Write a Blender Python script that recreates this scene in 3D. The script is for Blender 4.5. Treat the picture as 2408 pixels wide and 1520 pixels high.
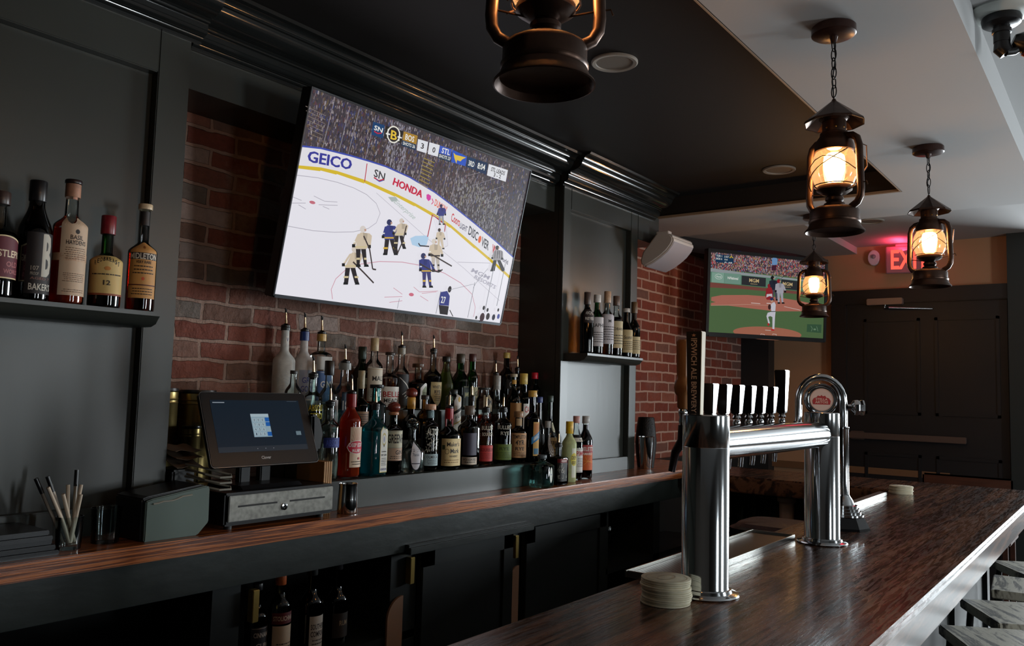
import bpy, math, random
from mathutils import Vector, Matrix
R_ = math.radians
for o in list(bpy.data.objects): bpy.data.objects.remove(o)
scene = bpy.context.scene
COL = scene.collection
# ---------------------------------------------------------------- camera
F, CX, CY, CZ = 1941.45, 1204.0, 760.0, 1.53
_y, _p, _r = R_(36.9), R_(4.642), R_(1.5558)
FW = Vector((math.cos(_y)*math.cos(_p), math.sin(_y)*math.cos(_p), math.sin(_p)))
RT0 = Vector((math.sin(_y), -math.cos(_y), 0)); UP0 = RT0.cross(FW)
RT = RT0*math.cos(_r) + UP0*math.sin(_r); UP = -RT0*math.sin(_r) + UP0*math.cos(_r)
CAM = Vector((0, 0, CZ))
def ray(px, py): return FW + RT*((px-CX)/F) + UP*((CY-py)/F)
def at_y(px, py, Y): d = ray(px, py); return CAM + d*(Y/d.y)
def at_z(px, py, Z): d = ray(px, py); return CAM + d*((Z-CZ)/d.z)
cd = bpy.data.cameras.new('camera'); cam = bpy.data.objects.new('camera', cd); COL.objects.link(cam)
cd.sensor_width = 36; cd.lens = F*36/2408; cd.clip_start = .02
m = Matrix((RT, UP, -FW)).transposed().to_4x4(); m.translation = CAM; cam.matrix_world = m
scene.camera = cam
# ---------------------------------------------------------------- view, world, window daylight
vs = scene.view_settings
vs.view_transform = 'Standard'; vs.look = 'None'; vs.gamma = 1; vs.use_curve_mapping = False; vs.exposure = 0.14
w = bpy.data.worlds.new('world'); scene.world = w; w.use_nodes = True
w.node_tree.nodes['Background'].inputs[0].default_value = (.75, .87, 1, 1); w.node_tree.nodes['Background'].inputs[1].default_value = .35
WINDOWS = [(1.2, 1.8, 12), (3.3, 3.9, 60)]          # x from, x to, daylight watts
WY, WZ0, WZ1 = -3.0, .95, 2.0
def area(name, loc, rot, sx, sy, e, col):
    l = bpy.data.lights.new(name, 'AREA'); l.shape = 'RECTANGLE'; l.size = sx; l.size_y = sy; l.energy = e; l.color = col
    o = bpy.data.objects.new(name, l); COL.objects.link(o); o.location = loc; o.rotation_euler = rot; return o
for x0, x1, e in WINDOWS:
    area('window_daylight', ((x0+x1)/2, WY-.02, (WZ0+WZ1)/2), (R_(90), 0, 0), x1-x0-.1, WZ1-WZ0-.1, e, (.88, .96, 1.0))
area('far_window_daylight', (9.97, -1.25, 1.55), (0, R_(90), 0), 1.4, 2.9, 480, (.86, .95, 1.0))
scene.cycles.max_bounces = 14; scene.cycles.transparent_max_bounces = 40
scene.cycles.sample_clamp_indirect = 6; scene.cycles.blur_glossy = .6
scene.cycles.use_denoising = True
# ---------------------------------------------------------------- colour and materials
def lin(c): c /= 255; return c/12.92 if c <= .04045 else ((c+.055)/1.055)**2.4
def rgb(r, g, b): return (lin(r), lin(g), lin(b), 1)
_M = {}
def mat(name, col=(.5, .5, .5, 1), rough=.5, metal=0, spec=.5, emit=None, es=1, coat=0, noise=None, bump=None):
    if name in _M: return _M[name]
    m = bpy.data.materials.new(name); m.use_nodes = True; nt = m.node_tree; b = nt.nodes['Principled BSDF']
    b.inputs['Base Color'].default_value = col; b.inputs['Roughness'].default_value = rough
    b.inputs['Metallic'].default_value = metal; b.inputs['Specular IOR Level'].default_value = spec
    b.inputs['Coat Weight'].default_value = coat; b.inputs['Coat Roughness'].default_value = .08
    if emit: b.inputs['Emission Color'].default_value = emit; b.inputs['Emission Strength'].default_value = es
    tc = nt.nodes.new('ShaderNodeTexCoord')
    if noise:                                      # (scale, amount, detail, stretch)
        mp = nt.nodes.new('ShaderNodeMapping'); mp.inputs['Scale'].default_value = noise[3] if len(noise) > 3 else (1, 1, 1)
        nt.links.new(tc.outputs['Object'], mp.inputs[0])
        n = nt.nodes.new('ShaderNodeTexNoise'); n.inputs['Scale'].default_value = noise[0]; n.inputs['Detail'].default_value = noise[2]
        nt.links.new(mp.outputs[0], n.inputs['Vector'])
        r = nt.nodes.new('ShaderNodeValToRGB'); a = noise[1]
        r.color_ramp.elements[0].position = .3; r.color_ramp.elements[1].position = .7
        r.color_ramp.elements[0].color = tuple(v*(1-a) for v in col[:3])+(1,); r.color_ramp.elements[1].color = tuple(min(1, v*(1+a)) for v in col[:3])+(1,)
        nt.links.new(n.outputs[0], r.inputs[0]); nt.links.new(r.outputs[0], b.inputs['Base Color'])
    if bump:                                       # (scale, strength, stretch)
        mp = nt.nodes.new('ShaderNodeMapping'); mp.inputs['Scale'].default_value = bump[2] if len(bump) > 2 else (1, 1, 1)
        nt.links.new(tc.outputs['Object'], mp.inputs[0])
        n = nt.nodes.new('ShaderNodeTexNoise'); n.inputs['Scale'].default_value = bump[0]; n.inputs['Detail'].default_value = 4
        nt.links.new(mp.outputs[0], n.inputs['Vector'])
        bp = nt.nodes.new('ShaderNodeBump'); bp.inputs['Strength'].default_value = bump[1]; bp.inputs['Distance'].default_value = .004
        nt.links.new(n.outputs[0], bp.inputs['Height']); nt.links.new(bp.outputs[0], b.inputs['Normal'])
    _M[name] = m; return m
def thin_glass(name, tint, haze=0):
    if name in _M: return _M[name]
    m = bpy.data.materials.new(name); m.use_nodes = True; nt = m.node_tree; nt.nodes.clear()
    out = nt.nodes.new('ShaderNodeOutputMaterial'); t = nt.nodes.new('ShaderNodeBsdfTransparent'); t.inputs[0].default_value = tint
    g = nt.nodes.new('ShaderNodeBsdfGlossy'); g.inputs['Roughness'].default_value = .04; g.inputs[0].default_value = (1, 1, 1, 1)
    lw = nt.nodes.new('ShaderNodeFresnel'); lw.inputs[0].default_value = 1.5
    mx = nt.nodes.new('ShaderNodeMixShader'); nt.links.new(lw.outputs[0], mx.inputs[0]); nt.links.new(t.outputs[0], mx.inputs[1]); nt.links.new(g.outputs[0], mx.inputs[2])
    last = mx
    if haze:                                       # translucent share mixed in so the lantern globe glows
        d = nt.nodes.new('ShaderNodeBsdfTranslucent'); d.inputs[0].default_value = (1, .9, .8, 1); h = nt.nodes.new('ShaderNodeMixShader'); h.inputs[0].default_value = haze
        nt.links.new(mx.outputs[0], h.inputs[1]); nt.links.new(d.outputs[0], h.inputs[2]); last = h
    nt.links.new(last.outputs[0], out.inputs[0]); _M[name] = m; return m
def frosted(name, col):
    if name in _M: return _M[name]
    m = mat(name, col, .35, noise=(60, .12, 3)); b = m.node_tree.nodes['Principled BSDF']; b.inputs['Transmission Weight'].default_value = .25; b.inputs['IOR'].default_value = 1.2; return m
def liquid(name, col):
    if name in _M: return _M[name]
    m = bpy.data.materials.new(name); m.use_nodes = True; nt = m.node_tree; nt.nodes.clear()
    out = nt.nodes.new('ShaderNodeOutputMaterial'); g = nt.nodes.new('ShaderNodeBsdfGlass'); g.inputs['Color'].default_value = col; g.inputs['IOR'].default_value = 1.34
    g.inputs['Roughness'].default_value = .02
    t = nt.nodes.new('ShaderNodeBsdfTransparent'); t.inputs[0].default_value = col; mx = nt.nodes.new('ShaderNodeMixShader'); mx.inputs[0].default_value = .5
    nt.links.new(g.outputs[0], mx.inputs[1]); nt.links.new(t.outputs[0], mx.inputs[2]); last = mx
    if name in ('liquid_red', 'liquid_teal', 'liquid_yellow', 'liquid_lime'):      # cloudy liquors scatter light
        d = nt.nodes.new('ShaderNodeBsdfDiffuse'); d.inputs[0].default_value = col; tr = nt.nodes.new('ShaderNodeBsdfTranslucent'); tr.inputs[0].default_value = col
        a = nt.nodes.new('ShaderNodeMixShader'); nt.links.new(d.outputs[0], a.inputs[1]); nt.links.new(tr.outputs[0], a.inputs[2])
        b = nt.nodes.new('ShaderNodeMixShader'); b.inputs[0].default_value = .65 if name == 'liquid_red' else .3; nt.links.new(mx.outputs[0], b.inputs[1]); nt.links.new(a.outputs[0], b.inputs[2]); last = b
    nt.links.new(last.outputs[0], out.inputs[0]); _M[name] = m; return m
def vcol(name, emission=None, rough=.6):
    if name in _M: return _M[name]
    m = bpy.data.materials.new(name); m.use_nodes = True; nt = m.node_tree; b = nt.nodes['Principled BSDF']
    a = nt.nodes.new('ShaderNodeAttribute'); a.attribute_name = 'Col'
    if emission is None:
        nt.links.new(a.outputs[0], b.inputs['Base Color']); b.inputs['Roughness'].default_value = rough
    else:
        b.inputs['Base Color'].default_value = (.005, .005, .005, 1); b.inputs['Roughness'].default_value = .3; b.inputs['Specular IOR Level'].default_value = .12
        nt.links.new(a.outputs[0], b.inputs['Emission Color']); b.inputs['Emission Strength'].default_value = emission
    _M[name] = m; return m
# ---------------------------------------------------------------- object helpers
class MB:
    def __init__(s): s.v = []; s.f = []; s.c = []
    def add(s, vs, fs, col=None):
        n = len(s.v); s.v += [tuple(v) for v in vs]; s.f += [tuple(i+n for i in f) for f in fs]; s.c += [col]*len(fs); return s
    def box(s, x0, x1, y0, y1, z0, z1, M=None):
        vs = [Vector(p) for p in ((x0, y0, z0), (x1, y0, z0), (x1, y1, z0), (x0, y1, z0), (x0, y0, z1), (x1, y0, z1), (x1, y1, z1), (x0, y1, z1))]
        if M: vs = [M @ v for v in vs]
        return s.add(vs, [(0, 3, 2, 1), (4, 5, 6, 7), (0, 1, 5, 4), (1, 2, 6, 5), (2, 3, 7, 6), (3, 0, 4, 7)])
    def lathe(s, prof, seg=32, c=(0, 0, 0), pw=None, M=None, closed=False):
        # prof: (r, z) list; pw: superellipse exponent by profile index
        vs = []; fs = []; n = len(prof)
        for i, (r, z) in enumerate(prof):
            p = pw(i) if pw else 2
            for k in range(seg):
                a = 2*math.pi*(k+.5)/seg; q = sup(a, p); v = Vector((c[0]+r*q*math.cos(a), c[1]+r*q*math.sin(a), c[2]+z)); vs.append(M @ v if M else v)
        for i in range(n-1):
            for k in range(seg): fs.append((i*seg+k, i*seg+(k+1) % seg, (i+1)*seg+(k+1) % seg, (i+1)*seg+k))
        if closed:
            for k in range(seg): fs.append(((n-1)*seg+k, (n-1)*seg+(k+1) % seg, (k+1) % seg, k))
        else:
            if prof[0][0] > 1e-5: fs.append(tuple(reversed(range(seg))))
            if prof[-1][0] > 1e-5: fs.append(tuple((n-1)*seg+k for k in range(seg)))
        return s.add(vs, fs)
    def tube(s, pts, r, seg=10, closed=False, cap=True):
        pts = [Vector(p) for p in pts]; n = len(pts); vs = []; fs = []
        rr = r if isinstance(r, (list, tuple)) else [r]*n; pu = None
        for i, p in enumerate(pts):
            a = pts[(i-1) % n] if (closed or i > 0) else p; b = pts[(i+1) % n] if (closed or i < n-1) else p
            t = (b-a).normalized()
            u = pu if pu is not None else (Vector((0, 0, 1)) if abs(t.z) < .9 else Vector((1, 0, 0)))
            u = (u - t*u.dot(t)).normalized(); pu = u; w_ = t.cross(u)
            for k in range(seg):
                an = 2*math.pi*k/seg; vs.append(p+(u*math.cos(an)+w_*math.sin(an))*rr[i])
        for i in range(n if closed else n-1):
            j = (i+1) % n
            for k in range(seg): fs.append((i*seg+k, i*seg+(k+1) % seg, j*seg+(k+1) % seg, j*seg+k))
        if not closed and cap: fs.append(tuple(reversed(range(seg)))); fs.append(tuple((n-1)*seg+k for k in range(seg)))
        return s.add(vs, fs)
    def prism(s, poly, a, b, fn):      # polygon (list of 2-D points) swept between a and b, fn(u, v, t) -> xyz
        n = len(poly); vs = [fn(u, v, a) for u, v in poly]+[fn(u, v, b) for u, v in poly]
        return s.add(vs, [tuple(reversed(range(n))), tuple(range(n, 2*n))]+[(i, (i+1) % n, n+(i+1) % n, n+i) for i in range(n)])
    def build(s, name, mt, parent=None, smooth=True, bevel=0, loc=None):
        me = bpy.data.meshes.new(name); me.from_pydata(s.v, [], s.f); me.validate(); me.update()
        if any(c is not None for c in s.c) and len(me.polygons) == len(s.c):
            at = me.color_attributes.new('Col', 'FLOAT_COLOR', 'CORNER'); buf = []
            for p, c in zip(me.polygons, s.c): buf += list(c or (1, 1, 1, 1))*len(p.vertices)
            at.data.foreach_set('color', buf)
        else:
            import bmesh
            b = bmesh.new(); b.from_mesh(me); bmesh.ops.recalc_face_normals(b, faces=b.faces)
            if bevel:
                es = [e for e in b.edges if len(e.link_faces) == 2 and e.calc_face_angle(0) > .6]
                bmesh.ops.bevel(b, geom=es, offset=bevel, segments=2, affect='EDGES', clamp_overlap=True)
            b.to_mesh(me); b.free()
        if smooth:
            me.shade_smooth()
            try: me.set_sharp_from_angle(angle=R_(38))
            except Exception: pass
        me.materials.append(mt)
        o = bpy.data.objects.new(name, me); COL.objects.link(o)
        if parent: o.parent = parent
        if loc: o.location = loc
        return o
def sup(a, p):
    return 1.0 if p <= 2.01 else (abs(math.cos(a))**p+abs(math.sin(a))**p)**(-1/p)
def B(*a): return MB().box(*a)
def thing(name, label, cat, loc=(0, 0, 0), rz=0, group=None):
    o = bpy.data.objects.new(name, None); COL.objects.link(o); o.empty_display_size = .05
    o.location = loc; o.rotation_euler = (0, 0, rz); return tag(o, label, cat, group)
def tag(o, label, cat, group=None, kind=None):
    o['label'] = label; o['category'] = cat
    if group: o['group'] = group
    if kind: o['kind'] = kind
    return o
def struct(name, mb, mt, parent=None, bevel=0, smooth=False):
    o = mb.build(name, mt, parent, smooth, bevel)
    if not parent: o['kind'] = 'structure'
    return o
# ---------------------------------------------------------------- flat pictures and lettering
_T = {}
def glyphs(txt):
    if txt in _T: return _T[txt]
    c = bpy.data.curves.new('t', 'FONT'); c.body = txt; c.resolution_u = 2; c.size = 1; c.offset = .018
    o = bpy.data.objects.new('t', c); COL.objects.link(o)
    me = o.evaluated_get(bpy.context.evaluated_depsgraph_get()).to_mesh()
    vs = [(v.co.x, v.co.y) for v in me.vertices]; fs = [tuple(p.vertices) for p in me.polygons]
    bpy.data.objects.remove(o); bpy.data.curves.remove(c)
    if vs:
        x0 = min(v[0] for v in vs); x1 = max(v[0] for v in vs); y1 = max(v[1] for v in vs); y0 = min(0, min(v[1] for v in vs))
        y0 = 0; vs = [((v[0]-x0)/(x1-x0+1e-9), (v[1]-y0)/(y1-y0+1e-9)) for v in vs]
        asp = (x1-x0)/(y1-y0)
    else: asp = 1
    _T[txt] = (vs, fs, asp); return _T[txt]
class Canvas:
    def __init__(s, fn=None): s.mb = MB(); s.fn = fn or (lambda u, v, l: (u, v, l)); s.n = 0
    def poly(s, pts, col, layer=None):
        if layer is None: s.n += 1; layer = s.n
        s.mb.add([s.fn(u, v, layer) for u, v in pts], [tuple(range(len(pts)))], col)
    def rect(s, x0, y0, x1, y1, col, nu=1, layer=None):
        if layer is None: s.n += 1; layer = s.n
        for i in range(nu):
            a = x0+(x1-x0)*i/nu; b = x0+(x1-x0)*(i+1)/nu
            s.mb.add([s.fn(a, y0, layer), s.fn(b, y0, layer), s.fn(b, y1, layer), s.fn(a, y1, layer)], [(0, 1, 2, 3)], col)
    def ell(s, cx, cy, rx, ry, col, n=20, a=0, layer=None):
        ca, sa = math.cos(a), math.sin(a)
        s.poly([(cx+rx*math.cos(t)*ca-ry*math.sin(t)*sa, cy+rx*math.cos(t)*sa+ry*math.sin(t)*ca) for t in (2*math.pi*k/n for k in range(n))], col, layer)
    def line(s, pts, w, col, layer=None):
        if layer is None: s.n += 1; layer = s.n
        for (x0, y0), (x1, y1) in zip(pts, pts[1:]):
            d = math.hypot(x1-x0, y1-y0) or 1; nx, ny = -(y1-y0)/d*w/2, (x1-x0)/d*w/2
            s.poly([(x0+nx, y0+ny), (x1+nx, y1+ny), (x1-nx, y1-ny), (x0-nx, y0-ny)], col, layer)
    def ring(s, cx, cy, rx, ry, w, col, n=32, a0=0, a1=360, layer=None):
        s.line([(cx+rx*math.cos(R_(a0+(a1-a0)*k/n)), cy+ry*math.sin(R_(a0+(a1-a0)*k/n))) for k in range(n+1)], w, col, layer)
    def text(s, txt, p0, p1, p2, col, layer=None):   # p0 baseline start, p1 baseline end, p2 top of the first letter
        vs, fs, asp = glyphs(txt)
        if layer is None: s.n += 1; layer = s.n
        P = [(p0[0]+(p1[0]-p0[0])*a+(p2[0]-p0[0])*b, p0[1]+(p1[1]-p0[1])*a+(p2[1]-p0[1])*b) for a, b in vs]
        s.mb.add([s.fn(u, v, layer) for u, v in P], fs, col)
    def word(s, txt, cx, y, w, h, col, keep=False):  # centred word fitted in a box
        asp = glyphs(txt)[2]
        if keep: w = min(w, h*asp)
        s.text(txt, (cx-w/2, y), (cx+w/2, y), (cx-w/2, y+h), col)
    def build(s, name, mt, parent=None, wrap=None, thr=.006):
        if not wrap: return s.mb.build(name, mt, parent, smooth=False)
        import bmesh                               # bend a flat label round the glass
        o = s.mb.build(name, mt, parent, smooth=False); b = bmesh.new(); b.from_mesh(o.data); bmesh.ops.triangulate(b, faces=b.faces)
        for k in range(6):
            es = [e for e in b.edges if e.calc_length() > thr]
            if not es: break
            bmesh.ops.subdivide_edges(b, edges=es, cuts=1); bmesh.ops.triangulate(b, faces=[f for f in b.faces if len(f.verts) > 3])
        for v in b.verts: v.co = wrap(*v.co)
        b.to_mesh(o.data); b.free(); o.data.update(); return o
BLACK = rgb(20, 20, 22); WHITE = rgb(235, 235, 230)
# ================================================================ setting
paint = mat('dark_green_black_paint', rgb(50, 53, 49), .36, noise=(2.2, .12, 4), bump=(14, .12, (1, 1, .25)))
paint_gloss = mat('crown_paint', rgb(30, 33, 33), .16, bump=(10, .06, (.2, 1, 1)), coat=.5)
paint_dark = mat('black_paint', rgb(34, 36, 37), .45, noise=(3, .15, 3))
door_paint = mat('door_paint', rgb(20, 20, 23), .45)
ceil_white = mat('white_ceiling_paint', rgb(168, 168, 168), .85, bump=(60, .05))
tan_paint = mat('tan_wall_paint', rgb(178, 136, 102), .75)
steel = mat('polished_steel', rgb(205, 208, 210), .12, 1)
brushed = mat('brushed_steel', rgb(160, 160, 156), .36, 1, bump=(30, .2, (.05, 1, 8)))
blackplastic = mat('black_plastic', rgb(22, 22, 24), .32)
blackrubber = mat('black_rubber', rgb(16, 16, 17), .6)
cork = mat('cork', rgb(190, 150, 105), .8, noise=(90, .25, 2))
bronze = mat('aged_bronze', rgb(72, 52, 42), .36, .75, noise=(18, .35, 5), bump=(40, .12))
darkwood = mat('dark_chair_wood', rgb(70, 36, 22), .4, noise=(6, .3, 5, (1, 12, 12)))
def wood_mat(name, dark, mid, light, stretch, rough, coat, scale=1.0, scratch=0):
    m = bpy.data.materials.new(name); m.use_nodes = True; nt = m.node_tree; b = nt.nodes['Principled BSDF']; L = nt.links.new
    tc = nt.nodes.new('ShaderNodeTexCoord'); mp = nt.nodes.new('ShaderNodeMapping'); mp.inputs['Scale'].default_value = stretch
    L(tc.outputs['Object'], mp.inputs[0])
    n1 = nt.nodes.new('ShaderNodeTexNoise'); n1.inputs['Scale'].default_value = 1.6*scale; n1.inputs['Detail'].default_value = 3; n1.inputs['Distortion'].default_value = .6
    L(mp.outputs[0], n1.inputs['Vector'])
    wv = nt.nodes.new('ShaderNodeMath'); wv.operation = 'MULTIPLY'; wv.inputs[1].default_value = 26; L(n1.outputs[0], wv.inputs[0])
    sn = nt.nodes.new('ShaderNodeMath'); sn.operation = 'SINE'; L(wv.outputs[0], sn.inputs[0])
    n2 = nt.nodes.new('ShaderNodeTexNoise'); n2.inputs['Scale'].default_value = 30*scale; n2.inputs['Detail'].default_value = 6
    L(mp.outputs[0], n2.inputs['Vector'])
    ad = nt.nodes.new('ShaderNodeMath'); ad.operation = 'MULTIPLY_ADD'; ad.inputs[1].default_value = .32; L(sn.outputs[0], ad.inputs[0]); L(n2.outputs[0], ad.inputs[2])
    r = nt.nodes.new('ShaderNodeValToRGB'); L(ad.outputs[0], r.inputs[0])
    e = r.color_ramp.elements; e[0].position = .2; e[0].color = dark; e[1].position = .75; e[1].color = light; k = e.new(.45); k.color = mid
    L(r.outputs[0], b.inputs['Base Color']); b.inputs['Roughness'].default_value = rough; b.inputs['Coat Weight'].default_value = coat; b.inputs['Coat Roughness'].default_value = .12
    bp = nt.nodes.new('ShaderNodeBump'); bp.inputs['Strength'].default_value = .15; bp.inputs['Distance'].default_value = .0015
    L(ad.outputs[0], bp.inputs['Height']); L(bp.outputs[0], b.inputs['Normal'])
    if scratch:
        mp2 = nt.nodes.new('ShaderNodeMapping'); mp2.inputs['Scale'].default_value = (1.6, 26, 3); mp2.inputs['Rotation'].default_value = (0, 0, .35); L(tc.outputs['Object'], mp2.inputs[0])
        n3 = nt.nodes.new('ShaderNodeTexNoise'); n3.inputs['Scale'].default_value = 5; n3.inputs['Detail'].default_value = 7; n3.inputs['Distortion'].default_value = 1.2; L(mp2.outputs[0], n3.inputs['Vector'])
        mr = nt.nodes.new('ShaderNodeMapRange'); mr.inputs['From Min'].default_value = .35; mr.inputs['From Max'].default_value = .7
        mr.inputs['To Min'].default_value = rough-.06; mr.inputs['To Max'].default_value = rough+.24; L(n3.outputs[0], mr.inputs[0]); L(mr.outputs[0], b.inputs['Roughness'])
        b2 = nt.nodes.new('ShaderNodeBump'); b2.inputs['Strength'].default_value = .16; b2.inputs['Distance'].default_value = .0015
        L(n3.outputs[0], b2.inputs['Height']); L(bp.outputs[0], b2.inputs['Normal']); L(b2.outputs[0], b.inputs['Normal'])
    _M[name] = m; return m
counter_wood = wood_mat('counter_wood', rgb(82, 38, 18), rgb(136, 72, 34), rgb(178, 104, 54), (.9, 22, 60), .30, .4, 1.0)
bar_wood = wood_mat('bar_wood', rgb(46, 25, 15), rgb(76, 45, 29), rgb(106, 68, 46), (.5, 9, 9), .20, .25, 1, 1)
stool_wood = wood_mat('stool_wood', rgb(40, 36, 30), rgb(128, 122, 108), rgb(172, 166, 150), (3, 14, 3), .45, 0, .8)
def brick_mat(rough=True):
    m = bpy.data.materials.new('old_brick'); m.use_nodes = True; nt = m.node_tree; b = nt.nodes['Principled BSDF']; L = nt.links.new
    tc = nt.nodes.new('ShaderNodeTexCoord'); sp = nt.nodes.new('ShaderNodeSeparateXYZ'); L(tc.outputs['Object'], sp.inputs[0])
    cb = nt.nodes.new('ShaderNodeCombineXYZ'); L(sp.outputs[0], cb.inputs[0]); L(sp.outputs[2], cb.inputs[1])
    dn = nt.nodes.new('ShaderNodeTexNoise'); dn.inputs['Scale'].default_value = 9; dn.inputs['Detail'].default_value = 3; L(cb.outputs[0], dn.inputs['Vector'])
    dm = nt.nodes.new('ShaderNodeVectorMath'); dm.operation = 'MULTIPLY_ADD'; dm.inputs[1].default_value = (.034, .030, 0) if rough else (.016, .016, 0); L(dn.outputs['Color'], dm.inputs[0]); L(cb.outputs[0], dm.inputs[2])
    br = nt.nodes.new('ShaderNodeTexBrick'); L(dm.outputs[0], br.inputs['Vector'])
    br.inputs['Scale'].default_value = 1; br.inputs['Brick Width'].default_value = .215; br.inputs['Row Height'].default_value = .0705; br.inputs['Mortar Size'].default_value = .0075
    br.inputs['Mortar Smooth'].default_value = .25; br.inputs['Color1'].default_value = (0, 0, 0, 1); br.inputs['Color2'].default_value = (1, 1, 1, 1); br.inputs['Mortar'].default_value = (.5, .5, .5, 1); br.inputs['Bias'].default_value = 0
    r = nt.nodes.new('ShaderNodeValToRGB'); L(br.outputs[0], r.inputs[0]); e = r.color_ramp.elements
    pal = (rgb(132, 68, 52), rgb(150, 84, 66), rgb(124, 90, 74), rgb(166, 112, 94), rgb(118, 106, 96), rgb(190, 162, 150)) if rough else (rgb(146, 68, 52), rgb(168, 86, 66), rgb(152, 76, 58), rgb(176, 100, 78), rgb(128, 92, 82), rgb(160, 106, 90))
    e[0].position = 0; e[0].color = pal[0]; e[1].position = 1; e[1].color = pal[5]
    for p, c in ((.25, pal[1]), (.5, pal[2]), (.7, pal[3]), (.88, pal[4])): k = e.new(p); k.color = c
    n2 = nt.nodes.new('ShaderNodeTexNoise'); n2.inputs['Scale'].default_value = 45; n2.inputs['Detail'].default_value = 8; L(tc.outputs['Object'], n2.inputs['Vector'])
    mx = nt.nodes.new('ShaderNodeMix'); mx.data_type = 'RGBA'; mx.blend_type = 'MULTIPLY'; mx.inputs[0].default_value = .45; L(r.outputs[0], mx.inputs[6]); L(n2.outputs[0], mx.inputs[7])
    br2 = nt.nodes.new('ShaderNodeMix'); br2.data_type = 'RGBA'; L(br.outputs['Fac'], br2.inputs[0]); L(mx.outputs[2], br2.inputs[6]); br2.inputs[7].default_value = rgb(166, 134, 118) if rough else rgb(200, 166, 150)
    # whitish mortar smears and old lime wash patches
    n3 = nt.nodes.new('ShaderNodeTexNoise'); n3.inputs['Scale'].default_value = 3.2; n3.inputs['Detail'].default_value = 5; n3.inputs['Roughness'].default_value = .65; L(tc.outputs['Object'], n3.inputs['Vector'])
    mr = nt.nodes.new('ShaderNodeMapRange'); mr.inputs['From Min'].default_value = .56; mr.inputs['From Max'].default_value = .70; mr.inputs['To Max'].default_value = .55 if rough else .15; L(n3.outputs[0], mr.inputs[0])
    m3 = nt.nodes.new('ShaderNodeMix'); m3.data_type = 'RGBA'; L(mr.outputs[0], m3.inputs[0]); L(br2.outputs[2], m3.inputs[6]); m3.inputs[7].default_value = rgb(178, 156, 146)
    L(m3.outputs[2], b.inputs['Base Color']); b.inputs['Roughness'].default_value = .78
    h = nt.nodes.new('ShaderNodeMath'); h.operation = 'MULTIPLY_ADD'; h.inputs[1].default_value = -.8; L(br.outputs['Fac'], h.inputs[0])
    n4 = nt.nodes.new('ShaderNodeTexNoise'); n4.inputs['Scale'].default_value = 28; n4.inputs['Detail'].default_value = 8; n4.inputs['Roughness'].default_value = .6; L(tc.outputs['Object'], n4.inputs['Vector']); L(n4.outputs[0], h.inputs[2])
    bp = nt.nodes.new('ShaderNodeBump'); bp.inputs['Strength'].default_value = 1.0 if rough else .7; bp.inputs['Distance'].default_value = .016 if rough else .007; L(h.outputs[0], bp.inputs['Height']); L(bp.outputs[0], b.inputs['Normal'])
    return m
brick = brick_mat(); brick2 = brick_mat(False)
WB = 2.68      # brick wall
PF = 2.40      # pilaster face
K = 1.08       # back counter top
BT = 1.07      # bar top
CW = 2.65      # white ceiling
CD = 2.78      # dark ceiling
struct('floor', B(-2.2, 10.1, -3.1, 2.8, -.1, 0), mat('floor_boards', rgb(60, 44, 34), .45, noise=(3, .3, 5, (1, 14, 1))))
struct('wall_back', B(-2.2, 4.4, WB, WB+.12, 0, 2.9), brick)
struct('wall_back_far', B(4.4, 7.2, WB, WB+.12, 0, 2.9), brick2)
struct('wall_entrance', B(-2.32, -2.2, -3.1, 2.8, 0, 2.9), mat('entrance_wall_paint', rgb(50, 44, 38), .8))
struct('wall_far', MB().box(7.0, 7.12, .52, WB, 0, 2.9), tan_paint)
struct('wall_end', MB().box(10.0, 10.12, .2, .6, 0, 2.9).box(10.0, 10.12, -3.1, -2.7, 0, 2.9).box(10.0, 10.12, -2.7, .2, 0, .8).box(10.0, 10.12, -2.7, .2, 2.3, 2.9), mat('end_wall_paint', rgb(70, 60, 50), .8))
struct('wall_passage', B(7.12, 10.12, .52, .62, 0, 2.9), mat('end_wall_paint', rgb(70, 60, 50), .8))
mb = MB()
for a in ((-2.76, -2.66, .75, 2.35), (.16, .26, .75, 2.35), (-2.66, .16, .75, .85), (-2.66, .16, 2.25, 2.35), (-1.27, -1.23, .85, 2.25)): mb.box(9.93, 10.01, *a)
struct('window_9', mb, paint_dark)
# street wall with its windows
mb = MB(); xs = [-2.2]+[x for a in WINDOWS for x in a[:2]]+[10.0]
for i in range(0, len(xs), 2): mb.box(xs[i], xs[i+1], WY-.12, WY, 0, 2.9)
for x0, x1, _e in WINDOWS: mb.box(x0, x1, WY-.12, WY, 0, WZ0); mb.box(x0, x1, WY-.12, WY, WZ1, 2.9)
struct('wall_street', mb, mat('street_wall_paint', rgb(52, 48, 44), .8))
for i, (x0, x1, _e) in enumerate(WINDOWS):
    mb = MB()
    for a, b_, c, d in ((x0-.06, x0+.04, WZ0-.06, WZ1+.06), (x1-.04, x1+.06, WZ0-.06, WZ1+.06), (x0+.04, x1-.04, WZ0-.06, WZ0+.04), (x0+.04, x1-.04, WZ1-.04, WZ1+.06), ((x0+x1)/2-.02, (x0+x1)/2+.02, WZ0+.04, WZ1-.04)):
        mb.box(a, b_, WY-.02, WY+.03, c, d)
    struct('window_%d' % (i+1), mb, paint_dark)
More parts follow.
